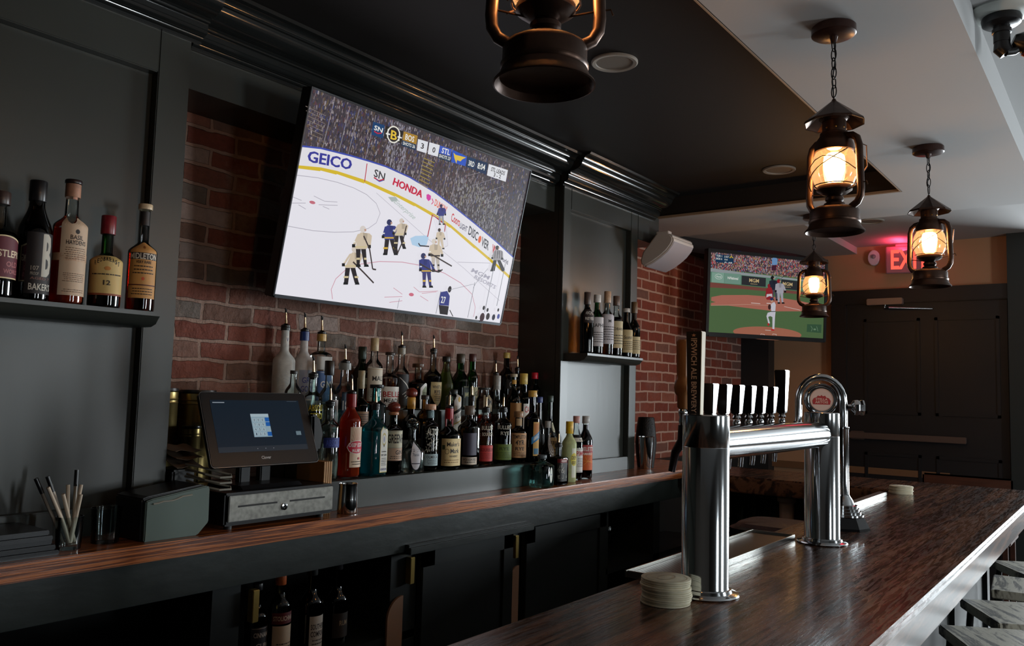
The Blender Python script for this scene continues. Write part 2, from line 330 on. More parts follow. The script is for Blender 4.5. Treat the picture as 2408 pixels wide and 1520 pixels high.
# ceilings
struct('ceiling', MB().box(-2.2, 5.35, .37, .957, CW, 2.9).box(4.74, 5.35, .957, WB, CW, 2.9), ceil_white)
struct('ceiling_dark', B(-2.2, 4.74, .957, WB, CD, 2.9), mat('dark_ceiling_paint', rgb(19, 17, 17), .6))
struct('ceiling_street', MB().box(-2.2, 5.35, -3.1, .37, CD, 2.9).box(5.35, 7.0, -3.1, WB, 2.765, 2.9).box(7.0, 10.1, -3.1, .6, 2.765, 2.9), ceil_white)
struct('ceiling_soffit', B(5.36, 7.0, 1.76, WB, 2.71, 2.765), ceil_white)
mb = MB()
mb.box(-2.2, 4.735, .957, .962, CW+.002, CD)
mb.box(4.735, 4.74, .957, WB, CW+.002, CD)
struct('trim_1', mb, mat('tray_side_paint', rgb(40, 34, 30), .5))
struct('trim_2', MB().box(4.722, 4.735, .972, 2.4, CW, CW+.014).box(-2.2, 4.735, .962, .968, CW, CW+.004), mat('tan_bead', rgb(150, 124, 98), .6))
# dark diagonal block across the corner above the far screen, and the corner post
struct('trim_3', MB().prism([(5.36, WB), (5.6, WB-.02), (6.78, 2.18), (7.0, 2.12), (7.0, WB)], 2.60, 2.712, lambda u, v, t: (u, v, t)), paint_dark)
struct('trim_4', B(6.86, 7.0, 2.44, WB, 0, 2.71), paint_dark)
struct('trim_5', B(6.95, 7.0, 1.1, 2.44, .95, 1.0), mat('rail_paint', rgb(120, 84, 56), .5))
# painted partition panel to the ceiling beside the far door
struct('wall_panel', B(6.9, 7.0, .48, .70, 0, 2.765), mat('dark_green_partition', rgb(30, 38, 38), .5))
struct('trim_6', B(5.25, 6.94, 2.62, WB-.001, 0, 1.08), paint_dark)  # dark panel added to cover the low brick past the counter end
# far double door
d = MB().box(6.93, 7.0, .70, 1.95, 2.29, 2.405).box(6.93, 7.0, 1.83, 1.95, 0, 2.29)
dr = struct('door_1', MB().box(6.955, 6.995, .71, 1.83, 0, 2.29), door_paint)
o = d.build('door_frame', door_paint, dr, False, .006)
mb = MB()
for y0, y1 in ((.76, 1.19), (1.29, 1.70)):
    for z0, z1 in ((1.42, 2.17), (.2, 1.12)):
        for a in (((y0, y0+.025), (z0, z1)), ((y1-.025, y1), (z0, z1)), ((y0, y1), (z0, z0+.025)), ((y0, y1), (z1-.025, z1))): mb.box(6.945, 6.957, a[0][0], a[0][1], a[1][0], a[1][1])
mb.build('door_panel_moulding', door_paint, dr, False, .003)
mb = MB(); mb.box(6.88, 6.925, .98, 1.80, 1.225, 1.272); mb.box(6.925, 6.956, 1.70, 1.80, 1.215, 1.28)
mb.build('push_bar', mat('dull_bar', rgb(110, 92, 84), .4, .6), dr, False, .004)
mb = MB(); mb.box(6.87, 6.945, 1.40, 1.66, 2.275, 2.325); cl = mb.build('door_closer', mat('closer_grey', rgb(150, 130, 118), .4, .5), dr, False, .005)
MB().tube([(6.90, 1.53, 2.275), (6.90, 1.53, 2.245), (6.80, 1.48, 2.24), (6.93, 1.2, 2.235)], .007).build('closer_arm', steel, cl)
# ================================================================ back bar cabinetry
def frame_panel(name, label, x0, x1, pl, pr, z0, z1, rails):
    t = thing(name, label, 'pilaster', (0, 0, 0))
    MB().box(x0, x1, PF+.035, WB-.002, z0, z1).build('carcass', paint, t, False)
    mb = MB(); mb.box(pr, x1, PF, PF+.035, z0, z1)
    if pl > x0: mb.box(x0, pl, PF, PF+.035, z0, z1)
    for a, b_ in rails: mb.box(max(pl, x0), pr, PF, PF+.035, a, b_)
    mb.build('face_frame', paint, t, False, .003); return t
frame_panel('panelled_pilaster', 'broad dark green panelled pilaster behind the cash register end of the back bar', -1.6, 1.434, -1.6, 1.328, K, CD, ((2.487, CD), (K, 1.16)))
frame_panel('panelled_pilaster', 'narrow panelled pilaster under the white speaker with daylight on its lower panel', 3.63, 4.46, 3.705, 4.375, K, CD, ((2.512, CD), (K, 1.155)))
tag(MB().box(4.461, 4.74, PF, WB-.002, 2.475, CD-.001).build('bulkhead_box', paint, None, False, .003), 'dark boxed bulkhead sticking out past the narrow pilaster above the speaker', 'bulkhead')
tag(MB().box(1.435, 3.629, 2.46, WB-.002, 2.492, 2.66).build('frieze_board', paint, None, False), 'dark green frieze board between the two pilasters above the brick', 'frieze')
# crown moulding: profile in (y offset from face, z)
CP = [(0, 2.622), (-.012, 2.622), (-.012, 2.632), (-.02, 2.636), (-.02, 2.646), (-.036, 2.652), (-.046, 2.662), (-.046, 2.674), (-.06, 2.676), (-.06, 2.70)]
CP = [(0, 2.622), (-.012, 2.622), (-.012, 2.629)]+[(-.012-.010*math.sin(R_(a)), 2.630+.010*(1-math.cos(R_(a)))) for a in (0, 30, 60, 90)]
CP += [(-.030, 2.642)]+[(-.030-.014*math.sin(R_(a)), 2.643+.014*(1-math.cos(R_(a)))) for a in (0, 30, 60, 90)]+[(-.046, 2.659), (-.046, 2.679)]
CP += [(-.052-.004*math.cos(R_(a))*0-.006*math.sin(R_(a)), 2.684-.005*math.cos(R_(a))) for a in (0, 45, 90, 135, 180)]+[(-.060, 2.692)]
CP += [(-.062-.070*math.sin(R_(a)), 2.694+.048*(1-math.cos(R_(a)))) for a in range(0, 91, 10)]+[(-.140, 2.744), (-.140, 2.749)]
CP += [(-.142-.026*(1-math.cos(R_(a))), 2.750+.018*math.sin(R_(a))) for a in (0, 30, 60, 90)]+[(-.176, 2.769), (-.182, CD-.001), (0, CD-.001)]
mb = MB()
for x0, x1, y in ((-1.6, 1.46, PF), (1.46, 3.60, 2.455), (3.60, 4.66, PF)):
    mb.prism(CP, x0, x1, lambda u, v, t, y=y: (t, y+u, v))
tag(mb.build('crown_moulding', paint_gloss, None, True), 'dark stepped crown moulding running along the dark ceiling above the back bar', 'moulding')
# bottle shelves
def shelf(label, x0, x1, z, dpt):
    P = [(0, -.042), (-dpt+.045, -.042), (-dpt+.02, -.034), (-dpt+.008, -.02), (-dpt, -.012), (-dpt, 0), (0, 0)]
    o = MB().prism(P, x0, x1, lambda u, v, t: (t, PF+u, z+v)).build('wall_shelf', paint, None, True)
    return tag(o, label, 'shelf')
shelf('dark wooden shelf with a rounded lip carrying five big whiskey bottles', -.6, 1.296, 1.727, .15)
shelf('small dark shelf on the narrow pilaster carrying six slim bottles', 3.655, 4.262, 1.732, .15)
# counter, fascia and under-counter cabinets
o = MB().box(-1.6, 5.24, 2.17, WB-.002, K-.048, K).build('back_counter', counter_wood, None, False, .004); tag(o, 'long reddish brown wooden back counter under the bottles', 'counter')
t = thing('under_counter_cabinet', 'dark painted cabinet with open bays below the back counter', 'cabinet')
mb = MB().box(-1.6, 5.24, 2.20, 2.25, .912, K-.049); mb.box(2.30, 3.10, 2.17, 2.20, .905, .93); mb.box(2.30, 3.10, 2.18, 2.20, .93, .94)
mb.build('apron', mat('scuffed_paint', rgb(34, 40, 38), .38, noise=(7, .35, 6), bump=(20, .3, (.5, 1, 1))), t, False, .002)
cabin = mat('cabinet_paint', rgb(28, 33, 33), .42, noise=(5, .2, 4))
MB().box(-1.6, 5.24, 2.58, 2.62, .06, .91).build('cabinet_back', cabin, t, False)
MB().box(-1.6, 5.24, 2.25, 2.6, .57, .60).build('lower_shelf', cabin, t, False)
mb = MB()
for x0, x1 in ((1.52, 1.62), (2.28, 2.42), (3.03, 3.10), (3.86, 3.90), (4.42, 4.5), (-1.6, -1.5)): B(x0, x1, 2.25, 2.58, .06, .912).build('divider', cabin, t, False)
for x0, x1 in ((2.43, 3.02), (3.12, 3.84)):
    dd = MB().box(x0, x1, 2.235, 2.255, .10, .90).build('cabinet_door', cabin, t, False, .002)
    mb = MB()
    for a in ((x0, x0+.07, .1, .9), (x1-.07, x1, .1, .9), (x0, x1, .83, .9), (x0, x1, .1, .17)): mb.box(a[0], a[1], 2.225, 2.236, a[2], a[3])
    mb.build('door_stile', cabin, dd, False, .002)
brass = mat('brass_hinge', rgb(196, 168, 96), .35, .8)
for x in (1.66, 2.37, 3.045): MB().box(x-.012, x+.012, 2.222, 2.25, .78, .88).build('hinge', brass, t, False, .002)
bd = mat('beige_board', rgb(150, 116, 92), .6)
for l, x in (('dim beige round-cornered board hung on the cabinet divider by the spirit bottles', 2.30), ('dim beige round-cornered board hung on the cabinet divider between the cupboard doors', 3.045)):
    pts = [(.06, .0), (.06, .52)]+[(.06-.08*math.sin(R_(a)), .44+.08*math.cos(R_(a))) for a in range(10, 91, 10)]+[(-.02, .0)]
    tag(MB().prism(pts, 0, .010, lambda u, v, y, x=x: (x+u-.02, 2.2385+y*.9-.0, .22+v)).build('hanging_board', bd, None, False), l, 'board', 'beige boards under the counter')
# bottle riser: three steps
t = thing('bottle_riser', 'dark green three step display riser holding the crowd of bottles', 'riser', (0, 0, 0))
RX0, RX1 = 1.99, 3.62
mb = MB().box(RX0, 3.343, 2.30, 2.425, K+.0005, 1.185).box(RX0, 3.47, 2.425, 2.535, K+.0005, 1.31).box(RX0, 3.44, 2.535, WB-.003, K+.0005, 1.43).box(3.44, RX1, 2.495, WB-.003, K+.0005, 1.43)
mb.build('riser_steps', paint, t, False, .004)
MB().box(RX0, 3.345, 2.292, 2.31, 1.172, 1.1852).build('step_nosing', paint, t, False, .003)
# ================================================================ bar
t = thing('bar_counter', 'long dark glossy wooden bar with an L-shaped return at its far end', 'bar', (0, 0, 0))
top = [(-1.2, .40), (5.23, .40), (5.23, 2.14), (4.63, 2.14), (4.63, 1.0), (-1.2, 1.0)]
o = MB().prism(top, BT-.045, BT, lambda u, v, z: (u, v, z)).build('bar_top', bar_wood, t, False, .006)
edge = wood_mat('bar_edge_wood', rgb(34, 17, 9), rgb(64, 36, 22), rgb(104, 68, 46), (.6, 5, 5), .3, .2, 1, 0)
MB().box(-1.2, 5.235, .395, .43, BT-.10, BT-.003).build('front_edge', edge, t, True, .012)
MB().box(-1.2, 4.62, .985, 1.005, BT-.09, BT-.008).build('inner_edge', edge, t, False, .006)
MB().box(4.62, 4.65, 1.0, 2.14, BT-.09, BT-.008).build('inner_edge', edge, t, False, .006)
bp = mat('bar_front_panel', rgb(28, 34, 34), .5)
mb = MB().box(-1.2, 5.0, .62, .66, 0, BT-.046).box(4.96, 5.0, .66, 2.1, 0, BT-.046)
for i in range(7): mb.box(-.9+i*.95, -.82+i*.95, .60, .62, 0, BT-.1)
mb.build('front_panel', bp, t, False)
MB().box(3.30, 4.33, .958, .996, BT+.0, BT+.018).build('well_rim', brushed, t, False, .003)
# ================================================================ televisions
def tv(name, label, c, yaw, tilt, wd, ht, bez, thick, frame_mat):
    R = Vector((math.cos(yaw), math.sin(yaw), 0)); N = Vector((math.sin(yaw), -math.cos(yaw), 0)); U = Vector((0, 0, 1))
    U2 = U*math.cos(tilt)+N*math.sin(tilt); N2 = N*math.cos(tilt)-U*math.sin(tilt); c = Vector(c)
    t = thing(name, label, 'television', c)
    M = Matrix((R, U2, N2)).transposed().to_4x4()
    mb = MB().box(-wd/2-bez, wd/2+bez, -ht/2-bez-.006, ht/2+bez, -thick, -.003, M)
    mb.build('housing', blackplastic, t, False, .003)
    mb = MB()
    for a in ((-wd/2-bez, -wd/2, -ht/2-bez, ht/2+bez), (wd/2, wd/2+bez, -ht/2-bez, ht/2+bez), (-wd/2, wd/2, -ht/2-bez-.006, -ht/2), (-wd/2, wd/2, ht/2, ht/2+bez)):
        mb.box(a[0], a[1], a[2], a[3], -.003, .005, M)
    mb.build('bezel', frame_mat, t, False, .001)
    def px(zx, zy):                       # picture position -> place on the screen
        d = ray(zx, zy); k = (c-CAM).dot(N2)/d.dot(N2); P = CAM+d*k-c
        return P.dot(R), P.dot(U2)
    def fn(u, v, l): return M @ Vector((u, v, .0002+l*.00004))
    return t, px, fn, M
rng = random.Random(5)
def person(cv, q, x, y, h, jersey, pants, skin, stick=None, lean=0, helmet=None, band=None, legs=.5):
    # simple sportsman standing at (x, y feet), h tall in picture units; q maps picture units to canvas
    P = lambda pts: [q(x+a*h*.86, y-b*h) for a, b in pts]
    s = .085
    cv.poly(P([(-.16*legs*2, .02), (-.06*legs*2, .0), (-.01, .44), (-.15, .46)]), pants)
    cv.poly(P([(.10*legs*2, .03), (.20*legs*2, .03), (.13, .46), (-.01, .44)]), pants)
    for a in (-.16, .12): cv.poly(P([(a*legs*2-.02, -.01), (a*legs*2+.12, -.01), (a*legs*2+.10, .05), (a*legs*2-.01, .05)]), BLACK)
    cv.poly(P([(-.17, .42), (.15, .42), (.18+lean, .66), (.13+lean, .80), (-.12+lean, .82), (-.20+lean, .68)]), jersey)
    cv.poly(P([(-.20+lean, .78), (-.12+lean, .80), (-.16, .52), (-.25, .50)]), jersey)
    cv.poly(P([(.13+lean, .80), (.2+lean, .74), (.27, .52), (.19, .48)]), jersey)
    cv.poly(P([(-.05+lean, .82), (.08+lean, .80), (.06+lean, .64), (-.04+lean, .64)]), tuple(c*.72 for c in jersey[:3])+(1,)); cv.poly(P([(-.24, .58), (-.165, .58), (-.16, .61), (-.235, .61)]), WHITE if band else jersey)
    if band: cv.poly(P([(-.17*legs*2, .16), (-.055*legs*2, .16), (-.05*legs*2, .21), (-.165*legs*2, .21)]), band); cv.poly(P([(.10*legs*2, .16), (.19*legs*2, .16), (.185*legs*2, .21), (.095*legs*2, .21)]), band)
    if band: cv.poly(P([(-.17, .45), (.15, .45), (.16, .49), (-.17, .49)]), band)
    cv.poly(P([(-.26, .46), (-.17, .46), (-.17, .54), (-.26, .54)]), BLACK); cv.poly(P([(.18, .44), (.27, .44), (.27, .52), (.18, .52)]), BLACK)
    cv.poly(P([(-.055+lean+s*math.cos(t), .90+s*math.sin(t)) for t in (k*math.pi/6 for k in range(12))]), helmet or skin)
    cv.poly(P([(-.0+lean, .84), (.04+lean, .86), (.04+lean, .91), (-.02+lean, .90)]), skin)
    if stick: cv.line([q(*p) for p in stick], .006, rgb(60, 50, 50))
# --- hockey on the big television over the bottles
T1, px1, fn1, M1 = tv('wall_television', 'large television showing an ice hockey game, tilted forward on the brick', (2.395, 2.272, 2.187), R_(-.9), R_(12.45), 1.25, .713, .006, .05, mat('grey_bezel', rgb(70, 74, 80), .3, .4))
q1 = lambda zx, zy: px1(640+zx/2.621, 200+zy/2.621)
cv = Canvas(fn1); W1, H1 = 1.25, .713
cv.rect(-W1/2, -H1/2, W1/2, H1/2, rgb(232, 230, 238))
top = [(165, 372), (300, 390), (480, 435), (600, 470), (700, 502), (850, 570), (1000, 660), (1100, 735), (1250, 855), (1380, 965), (1472, 1058)]
U = [q1(*p) for p in top]; U[0] = (-W1/2, U[0][1]); U[-1] = (W1/2, U[-1][1])
for a, b_ in zip(U, U[1:]): cv.poly([a, b_, (b_[0], H1/2), (a[0], H1/2)], rgb(66, 60, 66), 2)
def ytop(u):
    for a, b_ in zip(U, U[1:]):
        if a[0] <= u <= b_[0]: return a[1]+(b_[1]-a[1])*(u-a[0])/(b_[0]-a[0]+1e-9)
    return U[-1][1]
cols = [rgb(84, 76, 84), rgb(104, 92, 98), rgb(56, 50, 58), rgb(66, 60, 98), rgb(130, 120, 124), rgb(74, 60, 54), rgb(44, 40, 48), rgb(58, 66, 108), rgb(150, 142, 146), rgb(100, 84, 62), rgb(88, 58, 62), rgb(70, 62, 72), rgb(62, 56, 66)]
lay = 3
for i in range(5200):
    u = rng.uniform(-W1/2+.004, W1/2-.004); lo = ytop(u)+.004; v = rng.uniform(lo, H1/2-.004)
    if v < lo: continue
    s = rng.uniform(.0022, .0052); c_ = rng.choice(cols); bright = 1
    zx = (u+W1/2)/W1
    if .62 < zx < .86 and v < H1/2-.13: c_ = rng.choice([rgb(126, 124, 134), rgb(150, 148, 154), rgb(110, 106, 116), rgb(120, 116, 96), c_])
    if zx > .30 and zx < .38: c_ = rng.choice([rgb(140, 136, 148), c_])
    h_ = s*rng.uniform(1.0, 2.0)
    cv.poly([(u-s*.6, v-h_), (u+s*.6, v-h_), (u+s*.5, v+h_*.6), (u, v+h_), (u-s*.5, v+h_*.6)], c_, 3+(i % 4))
cv.n = 8
for zx in (285, 390, 450, 560, 650, 720, 840, 1000, 1060, 1180, 1290, 1390, 1480):  # glass stanchions
    a = q1(zx, 520 if zx < 600 else 900)
    cv.line([(a[0], ytop(a[0])), (a[0]+.012, ytop(a[0])+.17)], .0022, rgb(150, 146, 156))
for k in range(7): cv.line([q1(205+k*3, 130+k*28), q1(330-k*4, 190+k*24)], .002, rgb(130, 118, 108))   # stair rails
for k in range(8): cv.line([q1(930-k*4, 450+k*22), q1(1000-k*6, 480+k*22)], .003, rgb(160, 140, 60))
for k in range(6): cv.line([q1(1200+k*30, 560+k*60), q1(1430, 500+k*60)], .0015, rgb(150, 146, 150))
# boards
bot = [(150, 492), (300, 508), (400, 530), (570, 585), (760, 668), (880, 728), (1000, 795), (1100, 862), (1250, 990), (1380, 1100), (1445, 1165)]
D = [q1(*p) for p in bot]; D[0] = (-W1/2, D[0][1]); D[-1] = (W1/2, D[-1][1]-.004)
for (a, b_), (e, f) in zip(zip(U, U[1:]), zip(D, D[1:])): cv.poly([a, b_, f, e], rgb(226, 224, 230), 12)
cv.n = 13
cv.line(U, .006, rgb(60, 76, 170)); 
for a, b_ in zip(D, D[1:]): cv.poly([a, b_, (b_[0], b_[1]-.0135), (a[0], a[1]-.011)], rgb(214, 184, 48), 15)
cv.n = 16
cv.line([q1(584, 484), q1(569, 596)], .004, rgb(186, 60, 80))
def bt(txt, a, b_, t, col): cv.text(txt, q1(*a), q1(*b_), q1(*t), col)
NAVY = rgb(56, 58, 150)
bt('GEICO', (214, 470), (484, 522), (222, 402), NAVY); bt('GEICO', (217, 471), (487, 523), (225, 403), NAVY)
bt('SN', (624, 562), (690, 590), (632, 516), rgb(60, 60, 66)); cv.line([q1(626, 570), q1(655, 590), q1(688, 582)], .005, rgb(186, 40, 60)); cv.line([q1(640, 582), q1(660, 596), q1(684, 588)], .003, rgb(50, 80, 170))
bt('HONDA', (740, 612), (918, 694), (752, 570), rgb(196, 26, 66)); bt('HONDA', (742, 614), (921, 696), (754, 572), rgb(196, 26, 66))
cv.poly([q1(*p) for p in ((950, 676), (962, 672), (978, 684), (976, 706), (962, 716), (950, 700))], rgb(210, 60, 160))
bt('DUNKIN\'', (998, 742), (1072, 792), (1006, 700), rgb(226, 92, 60)); cv.line([q1(984, 700), q1(992, 722), q1(980, 735)], .004, rgb(214, 50, 120))
bt('Coors', (1100, 836), (1152, 872), (1108, 786), rgb(200, 50, 60)); bt('LIGHT', (1154, 880), (1196, 906), (1162, 848), rgb(90, 90, 110))
bt('DISC', (1206, 918), (1262, 962), (1216, 866), rgb(50, 52, 60)); cv.ell(*q1(1278, 952), .010, .016, rgb(226, 100, 50)); bt('VER', (1286, 988), (1330, 1020), (1294, 934), rgb(50, 52, 60))
bt('W', (1352, 1030), (1378, 1046), (1358, 980), rgb(200, 50, 60)); bt('world', (1402, 1074), (1450, 1108), (1406, 1048), rgb(90, 90, 110))
# ice markings
def arc(pts, w_, col): cv.line([q1(*p) for p in pts], w_, col)
PINK = rgb(206, 150, 165); GREY = rgb(176, 172, 184)
arc([(150, 556), (280, 572), (400, 600), (500, 634), (580, 675), (640, 730), (664, 790), (640, 850), (590, 885), (500, 905), (380, 908), (250, 898), (95, 870)], .0022, GREY)
cv.ell(*q1(246, 724), .013, .0055, rgb(196, 110, 125)); arc([(120, 728), (205, 728)], .002, GREY); arc([(285, 738), (402, 742)], .002, GREY); arc([(125, 690), (180, 712)], .002, GREY); arc([(255, 684), (320, 716), (400, 722)], .002, GREY); arc([(160, 738), (205, 765)], .002, GREY); arc([(310, 748), (350, 765)], .002, GREY)
arc([(370, 1320), (362, 1260), (390, 1195), (450, 1140), (540, 1105), (660, 1088), (800, 1092), (930, 1115), (1060, 1160), (1160, 1220), (1230, 1290), (1250, 1370), (1240, 1430)], .0028, PINK)
cv.ell(*q1(856, 1292), .014, .007, rgb(204, 110, 130))
for a in (((690, 1308), (800, 1304)), ((745, 1250), (800, 1290)), ((870, 1245), (905, 1275), (1020, 1270)), ((910, 1300), (960, 1332)), ((720, 1340), (800, 1330)), ((920, 1285), (1010, 1275))): arc(a, .0022, PINK)
arc([(640, 665), (1000, 985), (1180, 1130), (1400, 1330)], .0015, GREY); arc([(1140, 1092), (1340, 1098)], .002, GREY)
cv.poly([q1(*p) for p in ((712, 690), (760, 690), (775, 712), (735, 720))], rgb(170, 182, 180))
bt('Enterprise', (745, 722), (868, 828), (772, 708), rgb(190, 200, 198)); bt('MGM', (1222, 1150), (1330, 1200), (1235, 1128), rgb(170, 168, 182)); bt('RESORTS', (1240, 1190), (1370, 1258), (1252, 1170), rgb(170, 168, 182))
cv.poly([q1(*p) for p in ((848, 945), (880, 930), (950, 928), (962, 940), (950, 985), (905, 1000), (860, 985))], rgb(176, 206, 232))
# goal
arc([(955, 936), (985, 798), (1065, 862), (1060, 905)], .005, rgb(170, 40, 60)); arc([(985, 798), (1068, 850), (1080, 990), (1050, 1005)], .002, rgb(200, 190, 200))
for k in range(5): arc([(990+k*15, 810+k*10), (1040+k*9, 985+k*3)], .001, rgb(196, 192, 204))
# players (picture units of the close view)
CR = rgb(206, 190, 168); BLU = rgb(52, 58, 128); DK = rgb(40, 34, 38); SK = rgb(190, 150, 130)
person(cv, q1, 480, 1228, 240, CR, DK, SK, ((495, 1090), (560, 1155), (622, 1220)), .17, rgb(210, 200, 190), rgb(206, 190, 150), .62)
person(cv, q1, 545, 1118, 255, CR, DK, SK, ((560, 930), (596, 1010), (615, 1134), (636, 1138)), .10, rgb(214, 206, 200), rgb(206, 190, 150), .4)
person(cv, q1, 720, 1046, 222, BLU, DK, SK, ((740, 905), (770, 1040)), .04, rgb(44, 48, 90), rgb(210, 170, 60), .62)
person(cv, q1, 778, 1008, 190, CR, DK, SK, ((822, 866), (800, 960), (768, 1034)), .14, rgb(210, 200, 190), rgb(206, 190, 150), .6)
person(cv, q1, 1036, 860, 128, BLU, rgb(150, 150, 160), SK, None, .05, rgb(40, 44, 80), None, .4)
person(cv, q1, 1030, 1010, 130, CR, CR, SK, None, 0, rgb(60, 50, 50), None, .5)
person(cv, q1, 1000, 1148, 205, CR, rgb(190, 180, 170), SK, ((970, 1040), (1030, 1075), (1100, 1116)), 0, rgb(214, 206, 196), DK, .36)
cv.line([q1(894, 974), q1(904, 990), q1(960, 994)], .005, DK)
person(cv, q1, 945, 1246, 215, BLU, rgb(60, 56, 110), SK, ((900, 1100), (970, 1140), (1020, 1152), (1042, 1136)), -.06, rgb(44, 48, 90), rgb(210, 170, 60), .4)
person(cv, q1, 1378, 1146, 160, rgb(150, 146, 150), DK, SK, None, .06, DK, None, .9)
for k in range(4): cv.line([q1(1366+k*14, 1022), q1(1364+k*14, 1068)], .003, DK)
P = [(1048, 1290), (1075, 1245), (1098, 1255), (1092, 1290), (1080, 1370), (1072, 1418), (1030, 1412), (1015, 1360), (1022, 1300)]
cv.poly([q1(*p) for p in ((1030, 1275), (1070, 1268), (1086, 1300), (1080, 1360), (1020, 1355), (1022, 1300))], BLU); cv.poly([q1(*p) for p in ((1018, 1355), (1080, 1362), (1072, 1416), (1024, 1410))], DK); cv.ell(*q1(1085, 1258), .011, .014, DK)
bt('27', (1030, 1340), (1058, 1345), (1034, 1300), WHITE); cv.line([q1(1085, 1385), q1(1105, 1425)], .004, DK)
for a, w_ in ((((1030, 1270), (1000, 1408)), .003), (((775, 1315), (762, 1376)), .0022), (((1240, 1215), (1196, 1432)), .003), (((1360, 1110), (1300, 1400)), .004), (((1428, 1100), (1375, 1360)), .004), (((1320, 1130), (1245, 1222), (1230, 1250)), .002), (((1080, 1262), (1235, 1225)), .0015)): cv.line([q1(*p) for p in a], w_, rgb(128, 130, 140))
for x, y, r_, c_ in ((1285, 1430, .02, rgb(60, 32, 40)), (1295, 1372, .010, DK), (1320, 1425, .016, rgb(50, 40, 44)), (1318, 1385, .009, DK), (1355, 1430, .014, rgb(40, 40, 60)), (1385, 1425, .012, rgb(70, 80, 150)), (1384, 1385, .008, DK), (1248, 1432, .008, DK)): cv.ell(*q1(x, y), r_*.8, r_, c_)
# score strip
def qd(pts, col): cv.poly([q1(*p) for p in pts], col)
qd(((612, 225), (684, 248), (672, 330), (600, 305)), rgb(28, 66, 110)); bt('SN', (616, 274), (668, 294), (622, 246), WHITE); cv.line([q1(618, 284), q1(640, 298), q1(664, 296)], .004, rgb(200, 40, 60))
qd(((690, 250), (798, 284), (786, 360), (678, 328)), rgb(40, 38, 36)); cv.ell(*q1(738, 305), .034, .032, rgb(230, 226, 214)); cv.ell(*q1(738, 305), .028, .027, DK); bt('B', (718, 330), (756, 342), (724, 276), rgb(226, 190, 60))
for a in (((705, 270), (700, 325)), ((775, 290), (770, 345)), ((690, 298), (716, 304)), ((762, 318), (788, 326))): cv.line([q1(*p) for p in a], .005, WHITE)
qd(((800, 285), (886, 312), (878, 366), (792, 338)), rgb(170, 130, 50)); bt('BOS', (808, 334), (862, 352), (813, 300), WHITE)
qd(((792, 340), (878, 368), (872, 402), (786, 372)), rgb(24, 52, 80)); bt('SHOTS 26', (794, 366), (868, 390), (797, 346), WHITE)
qd(((888, 332), (950, 350), (940, 420), (880, 402)), rgb(222, 224, 230)); bt('3', (904, 388), (922, 394), (909, 356), DK)
qd(((958, 352), (1022, 370), (1010, 442), (948, 424)), rgb(222, 224, 230)); bt('0', (974, 412), (992, 418), (980, 380), DK)
qd(((1024, 372), (1096, 396), (1090, 440), (1016, 418)), rgb(60, 90, 190)); bt('STL', (1032, 416), (1082, 432), (1038, 384), WHITE)
qd(((1016, 420), (1090, 442), (1086, 474), (1010, 450)), rgb(24, 52, 80)); bt('SHOTS 23', (1016, 444), (1084, 464), (1020, 424), WHITE)
qd(((1100, 398), (1190, 440), (1180, 500), (1092, 474)), rgb(40, 84, 190)); qd(((1106, 416), (1120, 430), (1184, 446), (1160, 458), (1150, 470), (1128, 462), (1124, 484), (1112, 450)), rgb(222, 190, 70)); 
qd(((1192, 440), (1246, 456), (1238, 522), (1184, 504)), rgb(24, 54, 90)); bt('3RD', (1196, 494), (1232, 506), (1202, 462), WHITE)
qd(((1250, 458), (1318, 480), (1308, 552), (1240, 526)), rgb(20, 46, 80)); bt('8:04', (1252, 512), (1298, 526), (1258, 476), WHITE)
qd(((1324, 486), (1442, 524), (1428, 596), (1312, 556)), rgb(222, 224, 230)); bt('STL LEADS', (1336, 528), (1420, 556), (1342, 504), DK); bt('3 - 2', (1352, 562), (1396, 576), (1357, 540), DK)
cv.build('screen', vcol('hockey_picture', .84), T1)
MB().box(-.2, .2, .07, .405, -.12, .12).build('wall_mount', blackplastic, T1, False)
# --- baseball on the corner television
T2, px2, fn2, M2 = tv('corner_television', 'television showing a baseball game, turned outward across the brick corner', (5.951, 2.118, 2.268), R_(-33.4), R_(2.44), 1.005, .575, .024, .05, blackplastic)
q2 = lambda zx, zy: px2(1600+zx/4.4706, 520+zy/4.4706)
cv = Canvas(fn2); W2, H2 = 1.005, .575
Y2 = lambda zx, zy: q2(zx, zy)
cv.rect(-W2/2, -H2/2, W2/2, H2/2, rgb(80, 106, 68))
def band(t, b_, col, l):
    A = [q2(*p) for p in t]; Z = [q2(*p) for p in b_]; A[0] = (-W2/2, A[0][1]); A[-1] = (W2/2, A[-1][1]); Z[0] = (-W2/2, Z[0][1]); Z[-1] = (W2/2, Z[-1][1])
    for (a, b2), (e, f) in zip(zip(A, A[1:]), zip(Z, Z[1:])): cv.poly([a, b2, f, e], col, l)
cv.poly([(-W2/2, H2/2), (W2/2, H2/2), (W2/2, q2(1500, 620)[1]), (-W2/2, q2(330, 500)[1])], rgb(70, 58, 66), 2)
cc = [rgb(150, 50, 60), rgb(190, 180, 190), rgb(60, 60, 90), rgb(170, 140, 130), rgb(200, 60, 70), rgb(50, 48, 60), rgb(120, 130, 170), rgb(170, 150, 90), rgb(90, 90, 110), rgb(176, 130, 118)]
for i in range(2600):
    u = rng.uniform(-W2/2+.003, W2/2-.003); lo = q2(330, 505)[1]+(q2(1500, 620)[1]-q2(330, 505)[1])*(u+W2/2)/W2
    v = rng.uniform(lo, H2/2-.004); s = rng.uniform(.003, .006); c_ = rng.choice(cc)
    cv.poly([(u-s*.6, v-s), (u+s*.6, v-s), (u+s*.4, v+s), (u-s*.4, v+s)], c_, 3+(i % 3)); 
    if i % 3 == 0: cv.ell(u, v+s*1.3, s*.38, s*.45, rgb(176, 136, 120), 6, 0, 6)
cv.n = 7
